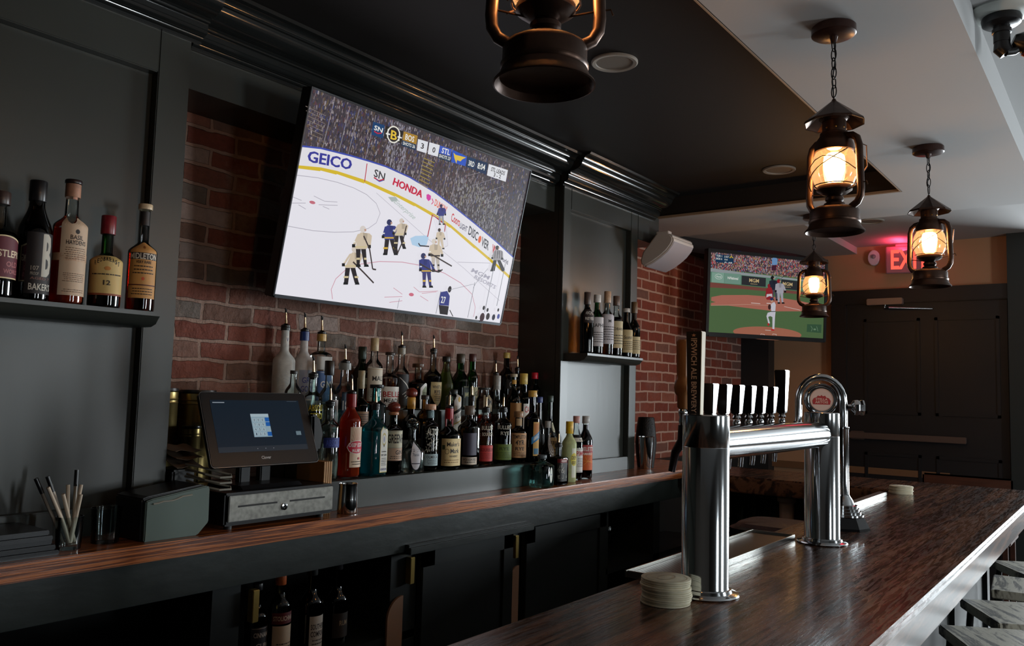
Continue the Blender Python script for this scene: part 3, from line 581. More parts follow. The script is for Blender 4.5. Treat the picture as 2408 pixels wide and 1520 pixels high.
band(((330, 495), (640, 540), (1500, 640)), ((330, 535), (640, 572), (1500, 660)), rgb(150, 158, 160), 8)
band(((330, 532), (640, 568), (1250, 630), (1500, 655)), ((325, 645), (640, 672), (1245, 735), (1500, 760)), rgb(92, 132, 112), 9)
band(((325, 645), (640, 680), (1245, 742), (1500, 765)), ((325, 700), (640, 715), (1245, 770), (1500, 790)), rgb(122, 70, 62), 9)
cv.n = 10
DB = rgb(44, 46, 50)
def qp(pts, col): cv.poly([q2(*p) for p in pts], col)
def t2(txt, a, b_, t, col): cv.text(txt, q2(*a), q2(*b_), q2(*t), col)
qp(((332, 538), (460, 546), (458, 654), (328, 645)), rgb(130, 166, 150)); qp(((464, 546), (634, 560), (632, 668), (462, 656)), rgb(116, 152, 136)); qp(((645, 574), (898, 600), (896, 694), (642, 670)), DB); qp(((1060, 612), (1248, 634), (1246, 732), (1058, 712)), DB)
qp(((1000, 590), (1046, 596), (1046, 640), (1000, 636)), rgb(92, 132, 112))
cv.ring(*q2(402, 585), .030, .018, .002, WHITE); t2('Ford', (380, 592), (426, 596), (381, 576), WHITE)
t2('National', (520, 612), (606, 620), (521, 584), WHITE); t2('N', (496, 610), (516, 612), (497, 584), WHITE)
GD = rgb(206, 180, 130)
t2('MGM', (722, 640), (824, 650), (724, 602), GD); t2('MGM', (1074, 676), (1176, 686), (1076, 640), GD); t2('RESORTS', (736, 664), (808, 670), (737, 656), GD); t2('RESORTS', (1090, 696), (1160, 703), (1091, 689), GD)
# infield, mound
P = [(318, 890), (325, 800), (430, 780), (700, 778), (1000, 800), (1250, 840), (1520, 900), (1520, 960), (1290, 950), (1000, 950), (700, 915), (500, 890)]
Q = [q2(*p) for p in P]; Q = [(min(W2/2, max(-W2/2, u)), v) for u, v in Q]; cv.poly(Q, rgb(176, 108, 92))
Q = [q2(*p) for p in ((318, 838), (370, 854), (318, 862))]; cv.poly([(max(-W2/2, u), v) for u, v in Q], rgb(80, 106, 68))
cv.ell(*q2(918, 1182), .300, .048, rgb(168, 106, 84), 40, R_(0)); cv.line([q2(320, 888), q2(700, 878), q2(1000, 890)], .002, rgb(206, 170, 150)); cv.line([q2(742, 862), q2(838, 870)], .003, WHITE); cv.line([q2(905, 866), q2(950, 868)], .004, WHITE); cv.line([q2(1090, 900), q2(1260, 938)], .002, WHITE)
for x in (862, 988): cv.line([q2(x-20, 1200), q2(x-18, 1188), q2(x+20, 1192), q2(x+18, 1206)], .002, WHITE)
cv.line([q2(890, 1148), q2(950, 1152)], .004, rgb(206, 190, 180)); cv.line([q2(600, 318), q2(740, 336)], .005, rgb(40, 40, 220))
qp(((1330, 1085), (1482, 1090), (1478, 1178), (1326, 1166)), rgb(54, 84, 60)); cv.line([q2(1370, 1105), q2(1385, 1130), q2(1375, 1160)], .003, rgb(120, 150, 120)); cv.line([q2(1430, 1108), q2(1445, 1160)], .003, rgb(120, 150, 120)); cv.ell(*q2(1410, 1140), .012, .007, rgb(104, 134, 104))
person(cv, q2, 985, 835, 262, rgb(36, 40, 56), rgb(70, 70, 84), SK, None, -.03, BLACK, None, .35)      # umpire
person(cv, q2, 1048, 868, 262, rgb(170, 168, 178), rgb(168, 166, 176), SK, None, -.02, rgb(150, 30, 40), None, .35); cv.line([q2(1030, 625), q2(1100, 570)], .003, DB)
qp(((900, 720), (925, 690), (955, 700), (968, 740), (968, 800), (945, 830), (905, 828), (890, 790)), rgb(150, 36, 44)); qp(((905, 770), (960, 765), (965, 800), (935, 790), (900, 805)), rgb(206, 200, 204)); cv.ell(*q2(928, 682), .012, .014, rgb(140, 30, 40))
PW = rgb(206, 204, 214)
qp(((952, 870), (985, 850), (1000, 880), (995, 950), (955, 955), (945, 900)), PW); qp(((955, 955), (998, 950), (992, 1010), (985, 1140), (965, 1140), (965, 1010), (940, 1000), (920, 1010), (940, 1075), (922, 1082), (902, 1000), (915, 965)), PW)
cv.line([q2(952, 954), q2(998, 952)], .005, DB); cv.ell(*q2(960, 838), .012, .014, SK); cv.ell(*q2(955, 822), .014, .010, rgb(40, 48, 90)); cv.ell(*q2(934, 905), .013, .020, rgb(60, 36, 34)); cv.ell(*q2(922, 1088), .008, .010, rgb(190, 30, 40)); cv.ell(*q2(968, 1145), .016, .006, rgb(190, 30, 40))
qp(((960, 395), (990, 375), (1018, 400), (1015, 460), (960, 465)), rgb(110, 150, 196)); qp(((960, 465), (1010, 465), (1000, 520), (955, 520)), rgb(70, 30, 50))
qp(((368, 345), (558, 368), (556, 450), (366, 432)), rgb(20, 54, 84)); t2('TOR 1', (374, 374), (434, 380), (375, 354), WHITE); t2('BOS 6', (374, 404), (436, 410), (375, 384), WHITE); t2('2 OUT', (458, 384), (505, 389), (459, 366), WHITE); t2('0-0', (460, 412), (492, 416), (461, 396), WHITE); t2('P: 68', (462, 442), (540, 448), (463, 428), WHITE)
for x, y in ((520, 384), (532, 374), (544, 384)): cv.ell(*q2(x, y), .005, .006, rgb(214, 176, 60))
cv.build('screen', vcol('baseball_picture', .66), T2)
MB().tube([(.03, .045, 0), (.36, .545, 0)], .03).build('wall_bracket', blackplastic, T2, True)
# ================================================================ lanterns
glass_globe = thin_glass('lantern_glass', (1, .93, .85, 1), haze=.035)
bulb_m = mat('bulb_glow', (1, .6, .25, 1), .5, emit=(1, .50, .17, 1), es=75)
def lantern(label, x, y, zc, zb, rz, first=None):
    t = thing('hurricane_lantern', label, 'lantern', (x, y, zc), rz, 'hurricane lanterns hung over the bar')
    A = zb-zc+.40                                # apex of the hat, relative to the ceiling
    Z = lambda v: A-v
    MB().lathe([(.0, 0), (.06, 0), (.064, -.004), (.064, -.026), (.058, -.03), (.012, -.032), (.008, -.05), (0, -.05)]).build('ceiling_canopy', mat('canopy_brown', rgb(58, 36, 30), .3, .3), t)
    mb = MB(); z = -.045; L = -.045-Z(-.012); n = max(3, round(L/.03)); st = L/n; a = st*.68
    for k in range(n):
        cz = -.045-st*(k+.5); pts = []
        for j in range(12):
            th = 2*math.pi*j/12; p = (math.cos(th)*.0085, math.sin(th)*a)
            pts.append((p[0], 0, cz+p[1]) if k % 2 else (0, p[0], cz+p[1]))
        mb.tube(pts, .0018, 6, closed=True)
    mb.build('chain', mat('chain_black', rgb(26, 22, 22), .4, .7), t)
    MB().tube([(0, 0, -.045), (.004, .003, -.045-L*.3), (-.003, -.003, -.045-L*.7), (0, 0, Z(0))], .002, 6).build('power_cord', blackrubber, t)
    # conical hat with ten facets
    MB().lathe([(.004, Z(-.004)), (.008, Z(.004)), (.085, Z(.066)), (.088, Z(.074)), (.084, Z(.073)), (.010, Z(.012)), (.0, Z(.010))], 10).build('hat', bronze, t, False)
    MB().lathe([(.0, Z(.03)), (.040, Z(.045)), (.043, Z(.058)), (.034, Z(.066)), (.034, Z(.100)), (.040, Z(.103)), (.041, Z(.112)), (.050, Z(.125)), (.055, Z(.14)), (.056, Z(.158)), (.052, Z(.160)), (.048, Z(.145)), (.03, Z(.12)), (0, Z(.118))]).build('chimney', bronze, t)
    mb = MB()
    for k in range(8): mb.lathe([(0, -.001), (.003, 0), (0, .002)], 8, M=Matrix.Rotation(k*math.pi/4, 4, 'Z') @ Matrix.Translation((.034, 0, Z(.09))) @ Matrix.Rotation(R_(90), 4, 'Y'))
    mb.build('vent_rivet', mat('rivet_brass', rgb(190, 130, 50), .3, .9), t)
    MB().lathe([(.050, Z(.156)), (.060, Z(.175)), (.066, Z(.205)), (.064, Z(.235)), (.054, Z(.258)), (.044, Z(.266))], 32).build('glass_globe', glass_globe, t)
    MB().lathe([(.0, Z(.270)), (.020, Z(.262)), (.046, Z(.262)), (.050, Z(.268)), (.050, Z(.276)), (.036, Z(.286)), (.024, Z(.290)), (0, Z(.290))]).build('burner_plate', bronze, t)
    bl = MB().lathe([(.0, Z(.162)), (.018, Z(.164)), (.028, Z(.172)), (.031, Z(.190)), (.029, Z(.215)), (.022, Z(.236)), (.018, Z(.250)), (.017, Z(.262)), (0, Z(.262))], 20).build('bulb', bulb_m, t)
    MB().lathe([(.0, Z(.288)), (.018, Z(.290)), (.026, Z(.298)), (.026, Z(.306)), (.021, Z(.310)), (.030, Z(.316)), (.032, Z(.326)), (0, Z(.326))]).build('burner_cap', bronze, t)
    MB().lathe([(.0, Z(.322)), (.034, Z(.322)), (.055, Z(.328)), (.067, Z(.335)), (.070, Z(.342)), (.070, Z(.366)), (.073, Z(.368)), (.073, Z(.373)), (.071, Z(.376)), (.075, Z(.388)), (.084, Z(.398)), (.085, Z(.401)), (.082, Z(.402)), (.074, Z(.390)), (.06, Z(.386)), (0, Z(.386))], 40).build('fuel_tank', bronze, t)
    for s in (-1, 1):
        pts = [(s*.040, 0, Z(.118)), (s*.062, 0, Z(.122)), (s*.078, 0, Z(.134)), (s*.085, 0, Z(.157)), (s*.087, 0, Z(.22)), (s*.090, 0, Z(.285)), (s*.088, 0, Z(.306)), (s*.078, 0, Z(.323)), (s*.058, 0, Z(.334))]
        MB().tube(pts, .0105, 14).build('side_tube', bronze, t)
    wire = mat('guard_wire', rgb(92, 66, 46), .35, .9)
    mb = MB()
    for s in (-1, 1):
        pts = []
        for k in range(13):
            th = k/12; an = R_(20*s+(140*s)*th); r = .068+.006*math.sin(th*math.pi); pts.append((r*math.cos(an), r*math.sin(an), Z(.165+.105*th)))
        mb.tube(pts, .0017, 6)
        pts = [(.071*math.cos(R_(a)), .071*math.sin(R_(a)), Z(.205+.02*math.sin(R_(a*2+60*s)))) for a in range(0, 361, 20)]
        if s > 0: mb.tube(pts, .0016, 6)
    mb.tube([(.058*math.cos(R_(a)), .058*math.sin(R_(a)), Z(.262)) for a in range(0, 360, 18)], .0018, 6, closed=True)
    mb.tube([(-.085, 0, Z(.275)), (.0, 0, Z(.292)), (.085, 0, Z(.272)), (.108, 0, Z(.268)), (.112, 0, Z(.278))], .0018, 6)
    mb.tube([(.084, .0, Z(.15)), (.098, .015, Z(.16)), (.075, .05, Z(.21)), (.0, .068, Z(.27))], .0016, 6)
    mb.build('guard_wire', wire, t)
    return t
lantern('lit lantern hanging just above the camera, its round base cut by the picture top', 1.082, .760, CW, 2.032, R_(-52))
lantern('lit lantern hanging closest over the chrome beer tower, its full chain in view', 2.495, .690, CW, 2.022, R_(-112))
lantern('lit lantern hanging in front of the red exit sign', 3.945, .690, CW, 2.030, R_(-106))
lantern('small distant lit lantern hanging in front of the baseball television', 5.09, 1.53, CW, 2.025, R_(-75))
# ================================================================ bottles
lab = vcol('printed_label', rough=.6)
GL = {'clear': ((.86, .90, .88, 1)), 'green': (.10, .30, .10, 1), 'dgreen': (.06, .14, .06, 1), 'amber': (.55, .30, .10, 1), 'dark': (.10, .07, .05, 1), 'blue': (.07, .08, .20, 1), 'teal': (.25, .75, .78, 1), 'aqua': (.50, .78, .76, 1), 'olive': (.55, .58, .36, 1)}
LQ = {'whiskey': (.62, .20, .03, 1), 'dark': (.06, .022, .012, 1), 'red': (.72, .10, .03, 1), 'clear': (.93, .96, .95, 1), 'teal': (.12, .62, .66, 1), 'green': (.12, .40, .10, 1), 'orange': (.80, .22, .05, 1), 'yellow': (.72, .62, .28, 1), 'deepred': (.35, .03, .02, 1), 'amber': (.70, .32, .06, 1), 'lime': (.66, .72, .42, 1), 'ink': (.03, .02, .04, 1)}
CAPM = {}
def capmat(c): return mat('cap_%d_%d_%d' % c, rgb(*c), .35, noise=(80, .15, 2))
def bottle(label, px, py, row, Rr, rn=.0145, zs=.62, zn=.76, H=None, glass='clear', liq=('clear', .6), cap=((30, 30, 32), .10, 1.0), pour=False, labels=(), pw=2, rz=0, extra=None, base=None, group='bottles on the back bar riser', zbase=None, Y=None, lip=True, fro=None, stuck=0, opaque=None):
    yy, zz = ROWS[row] if row is not None else (Y, zbase)
    if Y is not None: yy = Y
    P = at_y(px, py, yy)
    Hh = H or P.z-zz
    if H is None and base: pass
    t = thing('liquor_bottle', label, 'bottle', (P.x, yy, zz+.0004), R_(rz), group)
    capc, caph, capr = cap if cap else (None, 0, 1)
    Ht = Hh - (caph*Hh*.5 if cap and not pour else 0) if cap and capr > 1.25 else Hh
    prof = [(Rr*.86, 0.0), (Rr*.97, .004), (Rr, .012), (Rr, Hh*zs)]
    K_ = 7
    for k in range(1, K_):
        s = k/K_; prof.append((rn+(Rr-rn)*(.5+.5*math.cos(math.pi*s)) if stuck == 0 else rn+(Rr-rn)*(1-s**stuck), Hh*(zs+(zn-zs)*s)))
    prof += [(rn*1.02, Hh*zn), (rn*.95, Hh*.93), (rn*.95, Hh*.965)]
    if lip: prof += [(rn*1.12, Hh*.968), (rn*1.12, Hh*.985)]
    top = Hh*.985 if not cap or pour else Hh*(.97)
    prof.append((rn*.9, Hh*.99))
    n = len(prof)
    PW = lambda i: pw if i <= 3 else (2+(pw-2)*max(0, 1-(i-3)/5))
    ins = opaque or (frosted(fro[0], fro[1]) if fro else thin_glass('glass_'+glass, GL[glass]))
    MB().lathe(prof, 40, pw=PW).build('glass_body', ins, t)
    if liq and not fro and not opaque:
        zt = Hh*liq[1]; pr = [(Rr*.80, .007), (Rr*.93, .012)]
        for (r, z) in prof[3:]:
            if z < zt: pr.append((max(r-.0035, r*.7), z))
        # radius at the surface of the liquid
        pl = [q for q in prof if q[1] <= zt][-1]; nx = ([q for q in prof if q[1] > zt] or [prof[-1]])[0]
        f_ = (zt-pl[1])/(nx[1]-pl[1]+1e-9); rr = pl[0]+(nx[0]-pl[0])*f_
        pr.append((max(rr-.0035, rr*.7), zt))
        MB().lathe(pr, 32, pw=lambda i: pw if i <= 2 else 2+(pw-2)*max(0, 1-(i-2)/5) if zt > Hh*zs else pw).build('liquor', liquid('liquid_'+liq[0], LQ[liq[0]]), t)
    if cap and not pour:
        z0 = Hh*(1-caph); r = rn*1.14*capr
        MB().lathe([(r*.98, z0), (r, z0+.001), (r, Hh-.002), (r*.94, Hh), (0, Hh)], 24).build('cap', capmat(capc), t)
    if cap and pour:
        z0 = Hh*(1-caph); r = rn*1.16*capr
        MB().lathe([(r, z0), (r*1.01, z0+.001), (r, Hh*.985), (rn*.9, Hh*.99)], 24).build('neck_wrap', capmat(capc), t)
    if pour:
        a = R_({1: 10, 2: -8}.get(int(pour), 10))
        sp = MB().lathe([(rn*.8, Hh*.93), (rn*.95, Hh*.985), (rn*1.15, Hh*.992), (rn*1.15, Hh*.992+.006), (rn*.6, Hh+.008), (.006, Hh+.011), (0, Hh+.011)], 20).build('pourer_stopper', blackplastic, t)
        dx = -math.sin(a); q = Vector((dx*.6, dx*.3, 1)); b0 = Vector((0, 0, Hh+.008))
        pts = [b0, b0+Vector((0, 0, .012)), b0+Vector((0, 0, .012))+q*.018, b0+Vector((0, 0, .012))+q*.034]
        so = MB().tube(pts, [.0052, .0048, .0040, .0034], 10).build('metal_spout', mat('spout_steel', rgb(222, 190, 150), .18, 1), sp)
        e = pts[-1]; MB().tube([e-q*.001, e+Vector((q.x*.6-.002, q.y, q.z)).normalized()*.008, e+Vector((-.006, -.002, .015))], [.0045, .0042, .0022], 8).build('spout_cover', blackrubber, sp)
    for L in labels: wrap_label(t, Rr, pw, Hh, rn, zs, zn, prof, *L)
    if extra: extra(t, Hh)
    return t
def wrap_label(t, Rr, pw, Hh, rn, zs, zn, prof, z0, z1, deg, draw, ang=0, shape=None):
    # label patch between z0..z1 (fractions) facing the aisle (-y), following the glass
    hgt = (z1-z0)*Hh
    def rad(z):
        for (r0, a), (r1, b_) in zip(prof, prof[1:]):
            if a <= z <= b_: return r0+(r1-r0)*(z-a)/(b_-a+1e-9)
        return Rr
    wid = R_(deg)*rad((z0+z1)/2*Hh)
    def wrap(x, y, l):
        u = x/wid; v = y/hgt; z = z0*Hh+v*hgt; a = R_(-90)+R_(ang)+R_(deg)*u; l = l*1000; r0 = rad(z); r = r0*sup(a, pw if z < Hh*zs*1.01 else 2)+.0006+l*.00010
        return (r*math.cos(a), r*math.sin(a), z)
    cv = Canvas(lambda u, v, l: (u*wid, v*hgt, l*.001)); draw(cv)
    return cv.build('paper_label', lab, t, wrap)
def rrect(cv, x0, y0, x1, y1, col, nu=10): cv.rect(x0, y0, x1, y1, col, nu)
def arch(cv, x0, x1, y0, y1, col, hh=.18, n=12):
    l = cv.n+1; cv.n = l
    for i in range(n):
        a, b_ = i/n, (i+1)/n; f = lambda s: y1-hh+hh*math.sin(math.pi*s)
        cv.poly([(x0+(x1-x0)*a, y0), (x0+(x1-x0)*b_, y0), (x0+(x1-x0)*b_, f(b_)), (x0+(x1-x0)*a, f(a))], col, l)
def oval(cv, cx, cy, rx, ry, col, n=10):
    l = cv.n+1; cv.n = l
    for i in range(n):
        a, b_ = -1+2*i/n, -1+2*(i+1)/n; fa = math.sqrt(max(0, 1-a*a)); fb = math.sqrt(max(0, 1-b_*b_))
        cv.poly([(cx+a*rx, cy-fa*ry), (cx+b_*rx, cy-fb*ry), (cx+b_*rx, cy+fb*ry), (cx+a*rx, cy+fa*ry)], col, l)
INK = rgb(40, 30, 28)
def fine(cv, y0, y1, n, col, x0=-.36, x1=.36):
    rg = random.Random(int(y0*1000)+n)
    cv.n += 1
    for k in range(n):
        y = y0+(y1-y0)*(k+.5)/n; x = x0+rg.uniform(0, .06)
        while x < x1-.03: w_ = rg.uniform(.02, .09); cv.rect(x, y, min(x+w_, x1), y+(y1-y0)/n*.32, col, 1, cv.n); x += w_+.02
def std(bg, words, edge=None, prints=(), ink=INK):
    def d(cv):
        rrect(cv, -.5, 0, .5, 1, bg)
        if edge: cv.n += 1; [cv.rect(-.47, y, .47, y+.012, edge, 8, cv.n) for y in (.03, .955)]
        for (tx, y, w_, h, c) in words: cv.word(tx, 0, y, w_, h, c or ink)
        for (a, b_, n) in prints: fine(cv, a, b_, n, ink)
    return d
ROWS = {1: (2.365, 1.185), 2: (2.482, 1.31), 3: (2.605, 1.43)}
CRM = rgb(214, 196, 158); WHT = rgb(226, 222, 214); TAN = rgb(190, 150, 92); RED = rgb(178, 34, 40)
def belv(cv):
    for s in (-1, 1):
        for k in range(7):
            y = .12+.1*k; cv.line([(0, y), (s*.18, y+.12-.01*k), (s*(.42-.045*k), y+.10), (s*(.46-.05*k), y+.04)], .012, rgb(214, 214, 214), 1)
    cv.line([(0, 0), (.01, .5), (0, .9)], .02, rgb(220, 220, 220), 1)
# ---- back step
bottle('tall frosted vodka bottle etched with a white tree, first on the back step', 672, 768, 3, .042, .0155, .58, .72, fro=('frost_white', rgb(226, 226, 220)), cap=((40, 42, 40), .05, 1.0), pour=1, labels=((.10, .55, 150, belv, 0), (.80, .88, 60, std(WHT, [('V', .2, .5, .6, rgb(60, 60, 120))]), 0)))
bottle('frosted vodka bottle with a dark blue neck wrap and metal pourer', 717, 778, 3, .039, .0150, .60, .75, fro=('frost_pink', rgb(220, 214, 210)), cap=((30, 56, 120), .13, 1.02), pour=1, labels=((.14, .50, 120, std(rgb(150, 152, 165), [('GREY', .55, .7, .2, rgb(60, 70, 130)), ('GOOSE', .25, .8, .2, rgb(60, 70, 130))]), 0),))
bottle('squared frosted bottle with a gold neck band and a blue label', 757, 784, 3, .036, .0155, .70, .765, glass='clear', liq=('clear', .5), cap=((206, 164, 84), .105, 1.05), pour=1, pw=5, stuck=3, labels=((.08, .50, 120, std(rgb(60, 96, 150), [('GIN', .5, .6, .2, WHT)], WHT), 0), (.52, .69, 120, std(rgb(186, 184, 178), []), 0)))
bottle('dark green wine-shouldered bottle with a long dark capsule on the back step', 853, 816, 3, .036, .0160, .58, .76, Y=2.641, glass='dgreen', liq=('green', .55), cap=((44, 58, 46), .20, 1.0), labels=((.15, .5, 140, std(rgb(196, 190, 150), [('EXTRA', .5, .7, .2, None)]), 0),))
bottle('clear single malt bottle with a long tan wooden-looking capsule and white label', 882, 796, 3, .037, .0155, .60, .73, Y=2.572, liq=('amber', .3), cap=((196, 172, 130), .18, 1.0), labels=((.12, .58, 170, std(rgb(214, 204, 184), [('MALT', .62, .6, .14, None)], TAN, ((.1, .5, 7),)), 0),))
bottle('brown whiskey bottle with a black cork and a white label in red letters', 918, 829, 3, .042, .0160, .55, .66, Y=2.580, liq=('whiskey', .54), cap=((46, 38, 34), .05, 1.2), labels=((.05, .40, 150, std(WHT, [('BELLE', .5, .8, .26, RED), ('MEADE', .22, .7, .2, INK)], None, ((.04, .18, 2),)), -20),))
bottle('clear bottle with a silver neck wrap and black label of white swirls', 945, 817, 3, .037, .0150, .56, .72, Y=2.638, liq=('clear', .4), cap=((150, 140, 122), .115, 1.05), pour=1, labels=((.06, .56, 150, lambda cv: (rrect(cv, -.5, 0, .5, 1, BLACK), [cv.line([(-.35+.15*k, .9-.1*k), (-.1+.12*k, .75-.1*k), (.2+.03*k, .55-.1*k), (-.2+.1*k, .35-.06*k)], .02, WHT) for k in range(4)]), 0),))
bottle('dark whiskey bottle with a mushroom cork and a tall white arched label', 984, 856, 3, .041, .0150, .56, .68, liq=('dark', .56), cap=((92, 62, 42), .085, 1.6), labels=((.02, .58, 92, lambda cv: (arch(cv, -.5, .5, 0, 1, WHITE, .2), cv.n.__add__(0), arch(cv, -.36, .36, .0, .88, rgb(150, 160, 130), .2), cv.word('SQUIRR', 0, .52, .62, .13, BLACK), cv.word('CREEK', 0, .36, .62, .13, BLACK)), 18),))
bottle('rye whiskey bottle with a gold shield label and a metal pourer', 1020, 824, 3, .042, .0145, .54, .70, liq=('dark', .56), cap=((70, 64, 58), .04, 1), pour=1, labels=((.06, .46, 90, lambda cv: (cv.poly([(-.5, 1), (-.5, .45), (-.25, .15), (0, 0), (.25, .15), (.5, .45), (.5, 1)], rgb(206, 184, 130)), cv.word('WHISTLE', 0, .74, .8, .12, INK), cv.word('RYE', 0, .52, .5, .14, INK), fine(cv, .2, .5, 4, INK, -.25, .25)), -12),))
bottle('pale greenish bottle with a black screw cap and sloping shoulders', 1050, 839, 3, .040, .0145, .45, .80, glass='olive', liq=('lime', .7), cap=((30, 30, 28), .10, 1.15), stuck=1, labels=())
bottle('bright green broad-shouldered bottle with a dark cap on the back step', 1084, 833, 3, .043, .0185, .50, .72, glass='green', liq=('green', .5), cap=((70, 62, 48), .17, 1.0), labels=((.05, .42, 90, std(rgb(30, 40, 34), [('JAMESON', .5, .8, .2, rgb(214, 206, 150))], rgb(214, 206, 150), ((.1, .4, 4),)), 20),))
bottle('slim green triangular bottle with a maroon cap and a beige label', 1112, 833, 3, .029, .0165, .56, .72, glass='green', liq=('green', .52), cap=((84, 46, 44), .14, 1.0), labels=((.02, .40, 120, std(rgb(176, 166, 130), [('G', .6, .3, .2, None)], None, ((.1, .5, 5),)), 0),))
bottle('ornate pewter-capped bottle with a steel pourer behind the bourbon', 1166, 880, 3, .028, .0130, .5, .72, liq=('dark', .5), cap=((90, 84, 80), .3, 1.0), pour=1)
bottle('near-black bottle with a gold capsule and white letters CR on its label', 1192, 830, 3, .037, .0150, .60, .74, glass='dark', liq=('ink', .6), cap=((200, 176, 96), .10, 1.05), labels=((.36, .52, 100, std(BLACK, [('CR', .2, .5, .6, rgb(190, 190, 200))]), 0),))
bottle('thin dark bottle with a pourer against the black side of the narrow pilaster', 1217, 868, 3, .030, .0130, .5, .75, Y=2.632, glass='dark', liq=('ink', .5), cap=((60, 40, 30), .05, 1), pour=1)
bottle('big dark bottle with a wide gold screw cap and a white label with red AV', 1232, 879, 2, .036, .0180, .58, .70, Y=2.475, glass='dark', liq=('ink', .5), cap=((206, 176, 84), .18, 1.0), labels=((.08, .50, 100, lambda cv: (rrect(cv, -.5, 0, .5, 1, WHT), cv.word('CAVE', 0, .66, .8, .24, RED), cv.ring(0, .3, .26, .20, .05, INK), fine(cv, .2, .4, 3, INK, -.16, .16)), 0),))
bottle('dark bottle with a bright red foil capsule at the riser end', 1258, 877, 3, .033, .0155, .5, .7, Y=2.533, glass='dark', liq=('ink', .5), cap=((200, 22, 48), .17, 1.0))
# ---- middle step
bottle('clear cylindrical bottle with a stopper showing behind the register screen', 690, 902, 2, .030, .012, .7, .85, H=.27, liq=('clear', .6), cap=((60, 60, 60), .05, 1))
bottle('short vodka bottle with yellow capital lettering beside the register screen', 737, 882, 2, .0375, .0165, .66, .78, liq=('clear', .62), cap=((46, 46, 44), .04, 1.0), pour=1, labels=((.34, .60, 130, lambda cv: (cv.word('ABSOLUT', 0, .52, .9, .34, rgb(206, 190, 50)), cv.word('CITRON', 0, .06, .8, .34, rgb(206, 190, 50))), 0),))
bottle('round-shouldered clear bottle with a tall black cap and a silver label', 776, 849, 2, .037, .0145, .56, .72, liq=('clear', .5), cap=((34, 26, 22), .18, 1.15), labels=((.08, .52, 66, std(rgb(190, 184, 182), [('W', .6, .5, .25, None), ('vodka', .25, .7, .12, RED)], None, ((.05, .2, 2),)), 10),))
bottle('silver tequila bottle with a navy label reading 1800', 812, 852, 2, .034, .0170, .60, .76, Y=2.500, liq=('clear', .56), cap=((130, 132, 128), .10, 1.25), pour=1, pw=4, labels=((.34, .62, 90, std(rgb(38, 62, 84), [('1800', .2, .86, .42, WHT)], rgb(120, 150, 170)), -8), (.0, .32, 70, lambda cv: (rrect(cv, -.5, 0, .5, 1, rgb(60, 68, 74)), cv.ell(0, .5, .2, .2, WHITE)), -8)))
bottle('slim-necked dark liqueur bottle with a tan neck strip and ribbed brown label', 851, 872, 2, .033, .0110, .50, .62, glass='dgreen', liq=('dark', .5), cap=((160, 146, 112), .26, 1.1), labels=((.10, .42, 150, std(rgb(150, 116, 92), [], TAN, ((.1, .9, 8),)), 0),))
bottle('square teal gin bottle with a flat black stopper behind the blue gin', 887, 905, 2, .034, .0190, .62, .72, glass='teal', liq=('clear', .4), cap=((24, 26, 26), .07, 1.35), pw=4)
bottle('dark liqueur bottle topped by a red-brown wooden ball and gold collar', 968, 935, 2, .040, .0150, .40, .60, glass='dark', liq=('dark', .4), cap=((206, 150, 50), .28, 1.05), extra=lambda t, H: MB().lathe([(0, H-.002), (.012, H), (.023, H+.008), (.026, H+.02), (.022, H+.032), (.010, H+.040), (0, H+.041)], 24).build('ball_stopper', mat('mahogany_ball', rgb(120, 48, 34), .3), t))
bottle('black-capped small rum flask standing behind the textured tequila', 1000, 930, 2, .034, .014, .5, .7, glass='amber', liq=('dark', .45), cap=((40, 36, 36), .1, 1.1), labels=((.1, .38, 110, std(rgb(190, 120, 30), [('RUM', .3, .6, .4, INK)]), 0),))
bottle('scotch bottle with a slanted white label and arched top, between the green bottles', 1068, 886, 2, .036, .0140, .84, .93, H=.215, liq=('dark', .7), cap=((40, 48, 46), .1, 1.2), labels=((.12, .92, 84, lambda cv: (arch(cv, -.5, .5, .0, 1, WHT, .2), cv.poly([(-.5, .52), (.5, .68), (.5, .60), (-.5, .44)], BLACK), cv.text('WALKER', (-.4, .30), (.42, .43), (-.4, .40), BLACK), cv.poly([(-.5, .20), (.5, .34), (.5, .31), (-.5, .17)], rgb(190, 160, 60)), cv.ell(0, .84, .16, .07, rgb(200, 160, 60))), 0),))
bottle('wide-mouthed bottle with a dark lid, beige label and glowing orange liquor', 1139, 912, 2, .038, .0260, .74, .84, glass='clear', liq=('orange', .42), cap=((60, 58, 56), .05, 1.05), labels=((.50, .84, 110, std(rgb(170, 156, 128), [('M', .4, .4, .4, None)]), 0),))
bottle('clear bottle with silver foil neck and tartan glow beside the green rye', 1170, 884, 2, .030, .0150, .50, .60, liq=('amber', .35), cap=((170, 166, 160), .24, 1.0))
bottle('small dark bottle with a bow of metal wire behind the red-label bourbon', 1110, 935, 2, .030, .0125, .5, .7, glass='dark', liq=('dark', .45), cap=((50, 44, 42), .1, 1.0), pour=1)
bottle('green champagne-necked bottle with a broad plain tan label', 1209, 880, 2, .040, .0125, .54, .80, glass='dgreen', liq=('green', .5), cap=((196, 180, 150), .05, 1.25), labels=((.04, .52, 150, std(rgb(176, 128, 70), []), 0), (.83, .90, 200, std(rgb(200, 150, 60), []), 0)))
bottle('dark bottle with a small blue knob and a slanted red and black label', 1269, 934, None, .029, .0120, .6, .74, Y=2.390, zbase=K,  glass='dark', liq=('ink', .5), cap=((40, 60, 120), .07, 1.2), labels=((.1, .56, 90, lambda cv: (rrect(cv, -.5, 0, .5, 1, BLACK), cv.poly([(-.5, .5), (.5, .8), (.5, .72), (-.5, .42)], RED), cv.poly([(-.5, .3), (.5, .6), (.5, .5), (-.5, .2)], rgb(150, 140, 130))), 0),))
